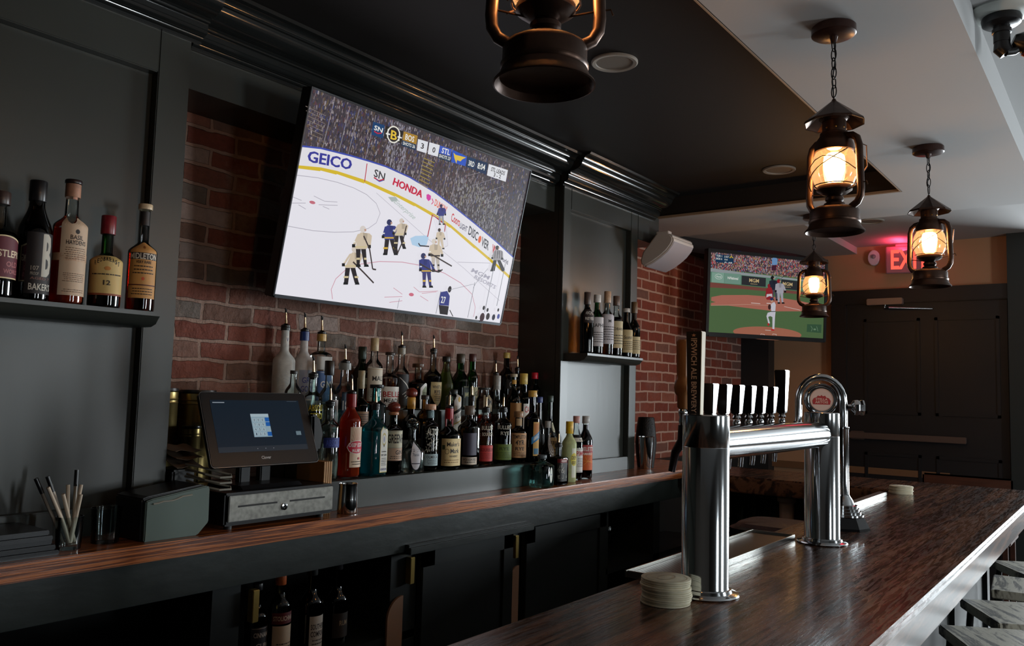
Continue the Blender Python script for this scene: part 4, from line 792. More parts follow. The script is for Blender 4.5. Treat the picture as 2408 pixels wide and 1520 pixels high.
# ---- front step
bottle('clear vodka bottle with a blue lettered band, front step next to the register', 777, 948, 1, .0375, .0155, .68, .80, liq=('clear', .62), cap=((40, 40, 40), .04, 1), pour=1, labels=((.42, .55, 140, std(rgb(34, 50, 120), [('ABSOLUT', .2, .8, .6, rgb(60, 80, 170))]), 0),))
def eddy(cv):
    rrect(cv, -.36, 0, .36, 1, rgb(220, 196, 170)); [cv.line([(0, .5), (.34*math.cos(R_(a)), .5+.48*math.sin(R_(a)))], .012, rgb(200, 120, 100)) for a in range(20, 170, 15)]
    oval(cv, 0, .50, .5, .17, WHT); oval(cv, 0, .50, .47, .155, rgb(196, 30, 60)); cv.word('DEEP EDDY', 0, .51, .8, .09, WHITE); cv.word('RUBY', 0, .38, .5, .07, WHITE); cv.ell(.1, .22, .06, .03, RED); fine(cv, .04, .16, 2, INK, -.28, .28)
bottle('ruby grapefruit vodka bottle full of orange-red liquor with a red neck wrap', 827, 927, 1, .0425, .0160, .66, .84, H=.318, glass='clear', liq=('red', .84), cap=((150, 22, 26), .17, 1.05), pour=1, labels=((.13, .60, 110, eddy, 0),))
def bomb(cv):
    arch(cv, -.5, .5, 0, 1, rgb(206, 190, 120), .10); arch(cv, -.44, .44, .02, .98, rgb(222, 222, 214), .10)
    cv.ring(0, .72, .26, .12, .04, rgb(196, 180, 110)); oval(cv, 0, .72, .13, .06, rgb(170, 170, 190)); cv.ell(0, .58, .06, .03, INK)
    cv.word('London', 0, .44, .6, .035, INK); cv.word('DRY GIN', 0, .36, .7, .04, INK); fine(cv, .14, .32, 5, INK); cv.word('LONDON', 0, .05, .8, .045, rgb(60, 60, 120))
bottle('sapphire blue-green square gin bottle with a tall narrow arched label', 884, 950, 1, .0420, .0140, .66, .84, H=.272, glass='teal', liq=('teal', .62), cap=((24, 30, 34), .07, 1), pour=1, pw=5, labels=((.05, .70, 50, bomb, 14),))
bottle('apothecary gin bottle with a wooden ball stopper and a pale paper label', 927, 948, 1, .0370, .0165, .70, .80, H=.245, glass='dgreen', liq=('dark', .6), cap=((176, 120, 84), .05, 1.1), labels=((.42, .70, 170, std(rgb(206, 204, 178), [('GREENHAT', .3, .9, .5, INK)], rgb(60, 90, 90)), 0), (.22, .42, 170, std(rgb(206, 176, 150), [('GIN', .5, .3, .34, INK)], rgb(160, 60, 50), ((.1, .4, 2),)), 0)), extra=lambda t, H: MB().lathe([(0, H-.001), (.014, H), (.024, H+.008), (.027, H+.019), (.022, H+.031), (.011, H+.038), (0, H+.040)], 24).build('ball_stopper', mat('mahogany_ball', rgb(120, 48, 34), .3), t))
bottle('squat clear tequila bottle with a glass ball stopper and bright white oval label', 970, 1012, 1, .0540, .0150, .46, .74, H=.175, liq=('clear', .45), cap=None, labels=((.06, .72, 52, lambda cv: (oval(cv, 0, .5, .5, .5, rgb(40, 44, 60)), oval(cv, 0, .5, .46, .47, rgb(240, 242, 250)), cv.line([(-.36, .24), (.36, .24)], .03, rgb(40, 50, 70)), cv.word('Patron', 0, .5, .5, .09, rgb(130, 140, 160))), -26),), extra=lambda t, H: MB().lathe([(.008, H-.012), (.010, H), (.022, H+.006), (.0255, H+.020), (.021, H+.034), (.010, H+.042), (0, H+.043)], 24).build('ball_stopper', thin_glass('glass_clear', GL['clear']), t))
def altos(cv):
    rr = random.Random(3); cv.n = 1
    for k in range(120):
        x, y = rr.uniform(-.48, .48), rr.uniform(.36, .98); s = rr.uniform(.015, .04); cv.poly([(x-s, y), (x, y-s*.6), (x+s*.6, y), (x, y+s*.7)], rgb(196, 192, 176), 1)
    cv.word('ALTOS', 0, .80, .8, .16, rgb(230, 230, 220)); rrect(cv, -.5, 0, .5, .30, rgb(160, 180, 184)); cv.word('OLMECA', 0, .19, .8, .07, INK); fine(cv, .02, .16, 3, INK)
bottle('textured tequila bottle with a flat cork, teal neck label and speckled glass', 1013, 951, 1, .0370, .0155, .66, .76, glass='dark', liq=('dark', .5), cap=((196, 148, 116), .085, 1.35), labels=((.08, .66, 100, altos, -24), (.79, .90, 180, std(rgb(96, 122, 128), [('ALTOS', .2, .5, .6, rgb(160, 190, 196))]), 0)))
def makers(cv):
    rrect(cv, -.5, 0, .5, 1, rgb(222, 196, 140)); cv.word("Maker's", .06, .72, .62, .16, INK); cv.word('Mark', .12, .47, .46, .16, INK); cv.ring(-.24, .53, .08, .09, .015, INK); cv.word('WHISKY', .06, .32, .42, .07, INK); fine(cv, .08, .24, 2, rgb(140, 100, 60)); cv.rect(-.46, .60, -.32, .76, rgb(70, 80, 50))
bottle('square-bodied bourbon bottle dipped in dripping red wax with a cream label', 1057, 957, 1, .0480, .0150, .54, .72, H=.262, liq=('dark', .6), cap=((150, 10, 22), .19, 1.06), pour=2, pw=3, labels=((.06, .50, 118, makers, -25),), extra=lambda t, H: [MB().tube([(.0165*math.cos(a), .0165*math.sin(a), H*.82), (.0165*math.cos(a), .0165*math.sin(a), H*.82-.01-.012*(k % 3))], [.004, .003], 8).build('wax_drip', capmat((150, 10, 22)), t) for k, a in enumerate((-2.2, -1.4, -.5, .6, 1.8, 3))])
bottle('flat-fronted bourbon bottle with a clear square stopper and thin cream strip', 1105, 955, 1, .0430, .0150, .64, .80, liq=('dark', .56), cap=((110, 96, 84), .15, 1.35), pw=4, labels=((.05, .17, 100, std(rgb(206, 190, 170), [('WOODFORD', .5, .8, .36, INK)], None, ((.1, .45, 1),)), -42), (.20, .56, 90, std(rgb(70, 66, 84), []), -42)))
bottle('embossed bourbon bottle with a wide red-orange label near its foot', 1143, 962, 1, .0345, .0150, .72, .84, liq=('amber', .62), cap=((30, 30, 30), .07, 1.1), pour=2, pw=2, labels=((.08, .36, 165, std(rgb(206, 64, 60), [('BOURBON', .62, .7, .2, rgb(120, 20, 24))], rgb(150, 30, 34), ((.1, .5, 4),), rgb(130, 24, 28)), -30), (.42, .72, 110, lambda cv: (cv.word('BULLEIT', 0, .7, .9, .24, rgb(210, 200, 180)), cv.word('BOURBON', 0, .35, .8, .2, rgb(210, 200, 180))), -30)))
bottle('embossed rye bottle with a wide green label near its foot', 1184, 961, 1, .0420, .0155, .72, .84, glass='clear', liq=('dark', .66), cap=((30, 30, 30), .07, 1.1), pour=2, labels=((.08, .36, 165, std(rgb(96, 118, 44), [('RYE', .62, .4, .2, rgb(50, 70, 20))], rgb(60, 80, 24), ((.1, .5, 4),), rgb(50, 66, 22)), -38), (.42, .72, 110, lambda cv: (cv.word('BULLEIT', 0, .7, .9, .22, rgb(190, 186, 170)), cv.word('RYE', 0, .36, .5, .2, rgb(190, 186, 170))), -38)))
bottle('brown rye bottle with a corked tan neck and a big worn tan label', 1220, 968, 1, .0395, .0165, .60, .70, glass='dark', liq=('dark', .5), cap=((150, 112, 76), .12, 1.2), labels=((.10, .58, 130, std(rgb(196, 148, 100), [('TEMPLETON', .78, .84, .14, INK), ('4YR', .52, .5, .2, INK), ('RYE', .3, .5, .14, INK)], None, ((.05, .25, 3),)), -38), (.72, .86, 200, std(rgb(190, 160, 120), []), 0)))
bottle('tall black-blue amaro bottle with gold foil, tan label and a blue diagonal band', 1253, 918, 1, .0390, .0150, .60, .70, Y=2.343, H=.345, glass='blue', liq=('ink', .6), cap=((206, 160, 70), .09, 1.25), labels=((.09, .56, 60, lambda cv: (rrect(cv, -.42, 0, .42, 1, rgb(206, 160, 80)), cv.rect(-.36, .62, .36, .96, rgb(190, 120, 50), 6), cv.poly([(-.62, .34), (.5, .52), (.5, .74), (-.62, .54)], rgb(30, 120, 176)), cv.text('AMARO', (-.4, .43), (.34, .55), (-.4, .56), WHITE), cv.rect(-.36, .05, .36, .22, rgb(70, 120, 150), 6)), -18),))
# ---- low counter-level group
C0 = 'bottles grouped on the counter beside the narrow pilaster'
def cb(*a, **k): return bottle(*a, zbase=K, group=C0, **k)
def tq(px, py): return at_z(px, py, K)
cb('dark green herbal bitter bottle with a green cap and tan lower label', 1294, 931, None, .0380, .0135, .46, .74, Y=2.402, H=None, glass='dgreen', liq=('ink', .5), cap=((40, 58, 48), .08, 1.1), labels=((.18, .50, 150, std(rgb(190, 164, 116), [('FERNET', .72, .8, .16, INK)], INK, ((.1, .6, 4),)), 0), (.56, .68, 70, lambda cv: (oval(cv, 0, .5, .4, .5, rgb(220, 220, 190)), cv.ring(0, .5, .25, .3, .05, INK)), 0)))
cb('dark mezcal bottle with a large round engraved skull-grey label', 1289, 978, None, .0335, .0130, .48, .70, Y=2.334, H=.30, glass='dark', liq=('dark', .5), cap=((170, 166, 160), .11, 1.0), labels=((.42, .80, 100, lambda cv: (oval(cv, 0, .5, .5, .5, rgb(120, 104, 96)), cv.ring(0, .5, .4, .4, .03, rgb(200, 196, 186)), cv.ring(0, .5, .25, .28, .03, rgb(200, 196, 186)), [cv.line([(.1*math.cos(a), .5+.1*math.sin(a)), (.4*math.cos(a), .5+.4*math.sin(a))], .02, rgb(190, 180, 170)) for a in range(7)]), 0),))
cb('squat square teal glass tequila bottle with a white oval label, front of the group', 1275, 1066, None, .0500, .0170, .66, .84, Y=2.228, H=.150, glass='aqua', liq=('clear', .5), cap=((80, 88, 92), .12, 1.15), pw=5, rz=10, labels=((.14, .64, 36, lambda cv: (oval(cv, 0, .5, .5, .5, rgb(50, 60, 60)), oval(cv, 0, .5, .45, .46, rgb(222, 226, 214)), cv.word('Patron', 0, .5, .5, .10, rgb(90, 110, 150)), cv.line([(0, .4), (0, .3)], .03, rgb(90, 110, 150))), -4),))
def kraken(cv):
    rrect(cv, -.5, 0, .5, 1, rgb(34, 32, 32)); rr = random.Random(8); cv.n += 1
    for k in range(16):
        x, y = rr.uniform(-.4, .4), rr.uniform(.1, .7); pts = [(max(-.48, min(.48, x+.09*math.cos(a*.9+k)*a*.4)), max(.02, min(.80, y+.07*math.sin(a*.9+k)*a*.5))) for a in range(5)]; cv.line(pts, .022, rgb(176, 172, 160), cv.n)
    rrect(cv, -.5, .82, .5, 1, rgb(120, 26, 30)); cv.word('KRAKEN', .1, .86, .6, .09, rgb(220, 200, 190))
cb('squared spiced rum decanter with a red band and black and white tentacle drawing', 1314, 1034, None, .0400, .0150, .66, .72, Y=2.232, H=.192, glass='clear', liq=('dark', .74), cap=((30, 28, 28), .06, 1.1), pour=1, pw=6, stuck=4, rz=0, labels=((.10, .66, 84, kraken, -20),))
cb('lemon vodka bottle of cloudy pale liquor with a yellow neck sleeve', 1340, 988, None, .0370, .0140, .62, .80, Y=2.265, H=.300, glass='clear', liq=None, fro=('cloudy_lemon', rgb(196, 204, 150)), cap=((222, 176, 30), .20, 1.2), labels=((.08, .56, 64, lambda cv: (rrect(cv, -.34, 0, .34, 1, rgb(222, 222, 200)), oval(cv, 0, .62, .5, .22, rgb(214, 196, 70)), cv.word('DEEP', 0, .62, .7, .12, INK), cv.word('EDDY', 0, .46, .6, .1, INK)), -14),))
cb('dark aperitif bottle with a pink cap and a plain white label, between yellow and orange', 1356, 979, None, .0350, .0140, .58, .80, Y=2.300, H=None, liq=('dark', .70), cap=((196, 140, 130), .11, 1.1), stuck=1, labels=((.12, .50, 130, std(rgb(214, 212, 208), [('PIMMS', .68, .8, .2, RED)], INK, ((.2, .6, 6),)), 0), (.60, .66, 170, std(rgb(206, 200, 190), [('No 1', .2, .3, .6, INK)]), 0)))
cb('dark amaro bottle with a grey cap and orange-red label, last on the counter', 1378, 979, None, .0370, .0150, .60, .80, Y=2.300, H=None, liq=('dark', .86), cap=((176, 174, 170), .12, 1.15), labels=((.14, .54, 140, lambda cv: (rrect(cv, -.5, 0, .5, .68, rgb(206, 92, 30)), rrect(cv, -.5, .68, .5, 1, rgb(176, 60, 60)), cv.word('MELETTI', 0, .76, .84, .16, WHT), cv.word('AMARO', 0, .6, .6, .1, WHT), [cv.line([(0, .35), (.35*math.cos(a), .35+.2*math.sin(a))], .02, rgb(230, 150, 60)) for a in range(7)]), -38),))
# ---- small far shelf
FS = 'bottles on the small pilaster shelf'
def fs(*a, **k): return bottle(*a, zbase=1.7325, Y=2.325, group=FS, **k)
fs('deep red-brown bottle with white lettering, first on the small shelf', 1382, 688, None, .037, .0145, .62, .76, glass='dark', liq=('deepred', .7), cap=((88, 72, 66), .2, 1.1), labels=((.50, .72, 110, std(rgb(44, 30, 28), [('ANCHO', .6, .7, .25, WHT), ('REYES', .2, .7, .2, WHT)]), -35),))
fs('green scotch bottle with a white capsule and a tall white label', 1405, 694, None, .035, .0145, .62, .76, glass='green', liq=('green', .6), cap=((214, 210, 206), .13, 1.2), labels=((.14, .62, 150, std(rgb(206, 202, 204), [('LAPHR', .66, .8, .12, INK)], None, ((.1, .5, 5),)), -35),))
fs('tallest clear scotch bottle with a tan capsule and large white label', 1429, 686, None, .037, .0150, .60, .72, liq=('amber', .60), cap=((196, 160, 130), .18, 1.15), labels=((.18, .64, 160, std(rgb(206, 202, 208), [('M', .72, .16, .1, None)], None, ((.1, .6, 6),)), -35),))
fs('scotch bottle with a brown capsule and a squared cream label', 1450, 697, None, .037, .0145, .60, .74, liq=('dark', .65), cap=((104, 84, 74), .16, 1.15), labels=((.14, .58, 160, std(rgb(206, 190, 150), [('OBAN', .66, .6, .10, INK)], None, ((.1, .5, 4),)), -35),))
fs('short dark bottle with a white screw cap and a cream script label', 1473, 726, None, .038, .0150, .52, .74, glass='dark', liq=('dark', .5), cap=((196, 190, 182), .08, 1.2), labels=((.10, .56, 160, std(rgb(196, 176, 130), [('Scotch', .6, .5, .14, INK)], None, ((.1, .5, 5),)), -35),))
fs('dark bulb-necked bottle with a low cream label, last on the small shelf', 1492, 711, None, .036, .0150, .52, .70, glass='dark', liq=('dark', .5), cap=((110, 84, 56), .2, 1.1), labels=((.08, .38, 160, std(rgb(206, 186, 140), [], None, ((.2, .8, 5),)), -35),))
# ---- big bottles on the long shelf
NS = 'whiskey bottles on the long shelf'
def ns(*a, **k): return bottle(*a, zbase=1.7275, Y=2.325, group=NS, **k)
def pig(cv):
    arch(cv, -.5, .5, 0, 1, rgb(222, 204, 160), .14); arch(cv, -.47, .47, .03, .97, rgb(96, 28, 44), .14); cv.word('WHISTLEPIG', 0, .50, .92, .16, rgb(230, 210, 180)); cv.word('OLD', .2, .28, .3, .12, rgb(180, 110, 110)); cv.word('WORLD', .2, .12, .4, .1, rgb(180, 110, 110))
ns('round bottle with a maroon arched label cut by the picture edge', 4, 452, None, .045, .0150, .58, .70, liq=('dark', .62), cap=((60, 44, 40), .12, 1.3), labels=((.18, .58, 150, pig, 0),))
ns('tall near-black wine-shaped bourbon bottle with a huge pale letter B', 92, 427, None, .0415, .0185, .55, .82, glass='dark', liq=('deepred', .62), cap=((24, 22, 24), .17, 1.0), labels=((.06, .56, 110, lambda cv: (cv.rect(-.5, 0, .5, 1, rgb(26, 20, 22), 10), cv.text('B', (-.02, .30), (.30, .30), (-.02, .98), rgb(190, 184, 170)), cv.text('B', (.0, .30), (.32, .30), (.0, .98), rgb(190, 184, 170)), cv.text('B', (.02, .305), (.34, .305), (.02, .985), rgb(190, 184, 170)), cv.text('107', (-.34, .38), (-.10, .38), (-.34, .45), rgb(150, 140, 126)), cv.text('PROOF', (-.34, .30), (-.10, .30), (-.34, .35), rgb(150, 140, 126)), cv.text('AGED 7', (-.34, .23), (.3, .23), (-.34, .27), rgb(130, 90, 80)), cv.word("BAKER'S", 0, .06, .74, .11, rgb(206, 200, 186))), 8),))
def basil(cv):
    c = rgb(206, 178, 150); cv.n = 1
    for i in range(10):
        a, b_ = -.5+i/10, -.5+(i+1)/10; f = lambda s: 1-.10*math.cos(s*math.pi)*(1 if abs(s) > .3 else .4)
        cv.poly([(a, 0), (b_, 0), (b_, .94+.05*math.sin(9*b_)), (a, .94+.05*math.sin(9*a))], c, 1)
    cv.ell(0, .80, .07, .03, INK); cv.word('BASIL', 0, .70, .42, .055, INK); cv.word("HAYDEN'S", 0, .635, .66, .055, INK); fine(cv, .44, .60, 6, rgb(110, 80, 60)); fine(cv, .16, .28, 5, rgb(110, 80, 60)); fine(cv, .03, .08, 2, rgb(110, 80, 60))
ns('bourbon bottle wearing a long paper bib label with a copper belt', 174, 425, None, .0430, .0165, .62, .72, liq=('red', .60), cap=((40, 26, 26), .03, 1.15), labels=((.07, .70, 108, basil, 0), (.34, .40, 200, std(rgb(190, 150, 120), [], rgb(214, 150, 90)), 0), (.84, .965, 40, std(rgb(196, 140, 116), [], None, ((.1, .9, 5),)), 0)), extra=lambda t, H: MB().lathe([(.019, H*.86), (.0195, H*.865), (.0195, H*.965), (.018, H*.967)], 24).build('neck_paper', mat('neck_paper', rgb(170, 122, 96), .6, noise=(40, .25, 3)), t))
ns('green Irish whiskey bottle with a red capsule and a gold label numbered 12', 257, 509, None, .0430, .0150, .50, .60, glass='green', liq=('dark', .4), cap=((124, 30, 38), .20, 1.15), labels=((.14, .56, 150, lambda cv: (rrect(cv, -.5, 0, .5, 1, rgb(206, 176, 110)), [cv.text(ch, (-.32+.07*i, .72+.13*math.sin(math.pi*(i+.5)/9)), (-.27+.07*i, .72+.13*math.sin(math.pi*(i+.5)/9)), (-.32+.07*i, .83+.13*math.sin(math.pi*(i+.5)/9)), INK) for i, ch in enumerate('REDBREAST')], cv.ell(.0, .66, .07, .05, rgb(200, 130, 60)), cv.word('12', .0, .24, .16, .12, INK), fine(cv, .45, .54, 1, INK), cv.rect(-.5, -.02, .5, .03, rgb(140, 70, 40), 10)), -20),))
ns('Irish whiskey bottle with a blond cork and a domed orange-tan label', 343, 482, None, .0400, .0130, .55, .66, liq=('orange', .60), cap=((206, 184, 150), .05, 1.35), labels=((.12, .64, 120, lambda cv: (arch(cv, -.5, .5, 0, 1, rgb(206, 150, 84), .16), rrect(cv, -.5, .68, .5, .80, rgb(50, 40, 40)), cv.word('MIDLETON', 0, .69, .94, .10, rgb(224, 214, 196)), cv.ell(0, .90, .05, .03, rgb(150, 90, 40)), cv.word('VERY RARE', 0, .61, .5, .05, INK), fine(cv, .4, .58, 3, INK), cv.ell(.0, .34, .05, .03, rgb(214, 90, 50)), cv.rect(-.5, .22, .5, .24, rgb(90, 40, 30), 8), fine(cv, .04, .18, 3, INK)), -22), (.80, .93, 360, std(rgb(40, 36, 36), []), 0)))
# ---- bottles in the open bay under the counter
UB = 'bottles in the open bay under the counter'
def ub(*a, **k): return bottle(*a, zbase=.6005, group=UB, **k)
ub('dark rum bottle in the bay, half hidden at the divider by the brass hinge', 607, 1372, None, .036, .013, .6, .76, Y=2.33, H=.27, glass='dark', liq=('dark', .5), cap=((30, 30, 34), .08, 1.1), labels=((.1, .5, 140, std(rgb(40, 38, 44), [('CINNAMON', .7, .8, .14, rgb(200, 190, 180)), ('CURA', .4, .6, .12, rgb(200, 190, 180))], rgb(180, 170, 160)), 10),))
ub('flavoured vodka bottle in the bay with an orange neck and a worn picture label', 662, 1342, None, .038, .0145, .60, .78, Y=2.31, H=.305, glass='clear', liq=('dark', .5), cap=((190, 90, 40), .16, 1.1), labels=((.06, .42, 140, std(rgb(206, 186, 160), [], None, ((.1, .5, 4),)), 0), (.44, .56, 150, std(rgb(96, 26, 30), [('STOLICHNAYA', .3, .9, .4, rgb(200, 180, 160))]), 0)))
ub('liqueur bottle in the bay with a pourer and a white SOUTHERN COMFORT label', 735, 1350, None, .041, .0150, .58, .78, Y=2.31, H=.29, glass='dark', liq=('dark', .5), cap=((36, 36, 36), .08, 1.1), pour=1, labels=((.08, .46, 100, std(rgb(206, 200, 190), [('SOUTHERN', .60, .86, .16, INK), ('COMFORT', .38, .86, .16, INK)], None, ((.08, .3, 2),)), 6),))
ub('dark rum bottle in the bay with a long neck and pourer, beside the comfort liqueur', 795, 1345, None, .040, .0140, .52, .74, Y=2.33, H=.285, glass='dark', liq=('ink', .5), cap=((36, 30, 36), .08, 1.1), pour=2, labels=((.1, .4, 120, std(rgb(50, 44, 40), [('RUM', .5, .4, .2, rgb(170, 150, 120))]), 0),))
# ================================================================ beer tower and its taps
t = thing('beer_tower', 'polished chrome beer tower of two columns joined by a fat horizontal tube', 'beer tap tower', (1.845, .805, BT))
def column(x):
    c = MB().lathe([(.0, .0), (.075, 0), (.078, .003), (.076, .006), (.062, .009), (.060, .016), (.055, .017), (.054, .02), (.054, .338), (.0535, .339), (.054, .340), (.054, .412), (.052, .4145), (0, .4145)], 64, c=(x, 0, .0004)).build('column', steel, t)
    return c
column(0); column(.91)
MB().tube([(.045, 0, .345), (.865, 0, .345)], .041, 48).build('cross_tube', steel, t)
handle_m = mat('tap_handle_black', rgb(30, 24, 24), .22)
def faucet(x, z, par):
    mb = MB().tube([(x, .038, z), (x, .072, z)], .012, 14); mb.tube([(x, .068, z+.022), (x, .068, z-.012), (x, .088, z-.045), (x, .092, z-.085)], [.011, .011, .008, .007], 12)
    mb.lathe([(.010, .02), (.013, .026), (.009, .034), (.011, .042), (.008, .05)], 14, c=(x, .068, z))
    return mb.build('faucet', steel, par)
for i, x in enumerate((.09, .18, .27, .36, .45, .54, .63, .73)):
    faucet(x, .345, t)
hx = [.18, .27, .36, .45, .54, .63]
def tap_handle(label, x, h, wtop, wbot, dp, mt, tall=False):
    r = thing('tap_handle', label, 'tap handle', (1.845+x, .805+.068, BT+.345+.052), 0, 'tap handles standing on the beer tower')
    mb = MB(); n = 1
    vs = [(-wbot/2, -dp*.35, .014), (wbot/2, -dp*.35, .014), (wbot/2, dp*.35, .014), (-wbot/2, dp*.35, .014), (-wtop/2, -dp/2, h), (wtop/2, -dp/2, h), (wtop/2, dp/2, h), (-wtop/2, dp/2, h)]
    mb.add(vs, [(0, 3, 2, 1), (4, 5, 6, 7), (0, 1, 5, 4), (1, 2, 6, 5), (2, 3, 7, 6), (3, 0, 4, 7)]); mb.build('grip', mt, r, False, .002)
    MB().lathe([(.0, 0), (.010, 0), (.012, .004), (.009, .010), (.011, .015), (0, .015)], 16).build('ferrule', steel, r)
    return r
hl = ['short black tapered tap handle beside the ale handle', 'short black tapered tap handle, second along from the ale handle', 'short black tapered tap handle, third along from the ale handle', 'short black tapered tap handle, fourth along from the ale handle', 'short black tapered tap handle, fifth along from the ale handle', 'short black tapered tap handle next to the taller black handle']
for x, l in zip(hx, hl): tap_handle(l, x, .094, .040, .024, .034, handle_m)
tap_handle('tall black tapered tap handle at the end of the row, above the others',   .73, .148, .040, .024, .036, handle_m)
# tall printed ale handle
r = thing('tap_handle', 'tall slim black and cream tap handle reading IPSWICH ALE BREWERY', 'tap handle', (1.845+.09, .873, BT+.397), R_(0), 'tap handles standing on the beer tower')
wl = mat('handle_wood_edge', rgb(206, 190, 160), .6, noise=(30, .15, 3, (1, 1, .2)))
vs = [(-.010, -.017, .010), (.010, -.017, .010), (.010, .017, .010), (-.010, .017, .010), (-.013, -.021, .222), (.013, -.021, .222), (.013, .021, .222), (-.013, .021, .222)]
MB().add(vs, [(0, 3, 2, 1), (4, 5, 6, 7), (0, 1, 5, 4), (1, 2, 6, 5), (2, 3, 7, 6), (3, 0, 4, 7)]).build('grip', wl, r, False, .0015)
def fh(u, v, l):      # face of the handle towards the room entrance (-x side)
    s = .010+.215*v; k = (s-.010)/.215; return (-.0102-.003*k-.0002*l, (.5-u)*(.034+.008*k), s)
cv = Canvas(fh); cv.rect(.02, .0, .98, .985, rgb(24, 22, 22)); 
for i, ch in enumerate('\u2605'): pass
cv.poly([(.5+.16*math.cos(R_(90+a*144/1)) if False else .5+(.16 if a % 2 == 0 else .07)*math.cos(R_(90+a*36)), .94+(.022 if a % 2 == 0 else .010)*math.sin(R_(90+a*36))) for a in range(10)], rgb(206, 160, 130))
cv.text('IPSWICH ALE BREWERY', (.34, .905), (.34, .04), (.72, .905), rgb(214, 190, 170))
cv.build('name_plate', lab, r)
MB().lathe([(.0, 0), (.010, 0), (.012, .004), (.009, .010), (0, .011)], 16).build('ferrule', steel, r)
# brown wooden handle on a faucet of its own to the side
r = thing('tap_handle', 'brown turned wooden tap handle on a chrome faucet behind the near column', 'tap handle', (1.975, .925, BT+.412), 0, 'tap handles standing on the beer tower')
wd = mat('handle_wood', rgb(134, 88, 48), .5, noise=(12, .2, 4, (1, 1, .15)))
MB().lathe([(.010, .012), (.013, .016), (.014, .045), (.019, .052), (.021, .066), (.019, .082), (.015, .088), (.015, .098), (.0165, .17), (.0165, .185), (.012, .19), (0, .19)], 20, pw=lambda i: 4).build('grip', wd, r)
MB().lathe([(.009, -.03), (.011, -.02), (.009, -.01), (.012, 0), (.012, .008), (.009, .012)], 16).build('ferrule', steel, r)
mb = MB().tube([(0, 0, -.03), (0, 0, -.07), (0, .02, -.10), (0, .03, -.15)], [.012, .014, .011, .009], 12); mb.tube([(0, -.07, -.055), (0, 0, -.055)], .011, 12)
mb.build('faucet', mat('dark_faucet', rgb(60, 54, 56), .25, .9), r)
# drip tray
t = thing('drip_tray', 'long stainless drip tray with a perforated grate below the beer tower', 'drip tray', (1.87, .886, BT+.0004))
mb = MB().box(0, .87, 0, .006, 0, .017).box(0, .87, .138, .144, 0, .017).box(0, .006, .006, .138, 0, .017).box(.864, .87, .006, .138, 0, .017).box(.006, .864, .006, .138, 0, .003)
mb.build('rim', mat('tray_rim_steel', rgb(222, 222, 216), .24, 1), t, False, .001)
gm = bpy.data.materials.new('perforated_grate'); gm.use_nodes = True; nt = gm.node_tree; b = nt.nodes['Principled BSDF']
tc = nt.nodes.new('ShaderNodeTexCoord'); sp = nt.nodes.new('ShaderNodeSeparateXYZ'); nt.links.new(tc.outputs['Object'], sp.inputs[0])
def mth(op, a, v=None, c=None):
    n = nt.nodes.new('ShaderNodeMath'); n.operation = op; nt.links.new(a, n.inputs[0])
    if v is not None:
        if isinstance(v, (int, float)): n.inputs[1].default_value = v
        else: nt.links.new(v, n.inputs[1])
    return n.outputs[0]
sx = mth('SINE', mth('MULTIPLY', sp.outputs[0], 2*math.pi/.014)); sy = mth('SINE', mth('MULTIPLY', sp.outputs[1], 2*math.pi/.014)); dots = mth('GREATER_THAN', mth('MULTIPLY', sx, sy), .35)
mx = nt.nodes.new('ShaderNodeMix'); mx.data_type = 'RGBA'; nt.links.new(dots, mx.inputs[0]); mx.inputs[6].default_value = rgb(120, 112, 104); mx.inputs[7].default_value = rgb(12, 12, 12)
nt.links.new(mx.outputs[2], b.inputs['Base Color']); mm = mth('SUBTRACT', dots, 1.0); nt.links.new(mth('MULTIPLY', mm, -.9), b.inputs['Metallic']); b.inputs['Roughness'].default_value = .35
MB().box(.007, .863, .007, .137, .006, .009).build('grate', gm, t, False)
# lager tower
t = thing('lager_tower', 'chrome lager column with a round red and white badge ring and a side knob', 'beer tap tower', (3.12, .835, BT+.0004), R_(-62))
MB().lathe([(0, 0), (.088, 0), (.086, .008), (.066, .045), (0, .046)], 8).build('foot', mat('black_gloss', rgb(14, 14, 16), .15), t, False)
mb = MB().lathe([(.066, .045), (.066, .052), (.058, .053), (.058, .062), (.052, .063), (.052, .072), (.046, .073), (.046, .083), (.036, .085), (.030, .10), (.022, .112), (.018, .12), (.0175, .35), (.019, .352), (.019, .36), (.014, .362), (.0135, .45)], 40)
mb.build('column', steel, t)
pts = [(0, 0, .44)]
for k in range(15):
    a = R_(0+180*k/14); pts.append((-.078+.078*math.cos(a), 0, .452+.085*math.sin(a)))
pts += [(-.156, 0, .40), (-.158, 0, .372), (-.168, .0, .365)]
MB().tube(pts, .0125, 16).build('gooseneck', steel, t)
Mr = Matrix.Translation((-.078, 0, .455)) @ Matrix.Rotation(R_(90), 4, 'X')
bd = MB().lathe([(0, -.018), (.052, -.018), (.058, -.012), (.060, 0), (.058, .010), (.054, .014), (.050, .010), (.046, .013), (.042, .012), (0, .012)], 48, M=Mr).build('badge_housing', steel, t)
cv = Canvas(lambda u, v, l: (-.078+u*.041, -.0122-.0003*l, .455+v*.041))
cv.ell(0, 0, 1, 1, rgb(222, 190, 176), 40); cv.ring(0, 0, .96, .96, .05, rgb(190, 150, 130), 40)
cv.poly([(-.72, -.42), (-.78, -.1), (-.62, .14), (-.4, .2), (-.3, .36), (-.1, .3), (0, .42), (.1, .3), (.3, .36), (.4, .2), (.62, .14), (.78, -.1), (.72, -.42)], rgb(176, 44, 44))
cv.text('STELLA', (-.50, -.06), (.50, -.06), (-.50, .14), rgb(230, 190, 170)); cv.text('ARTOIS', (-.55, -.32), (.55, -.32), (-.55, -.12), rgb(230, 190, 170))
cv.build('badge', lab, bd)
Mk = Matrix.Translation((.013, 0, .43)) @ Matrix.Rotation(R_(90), 4, 'Y')
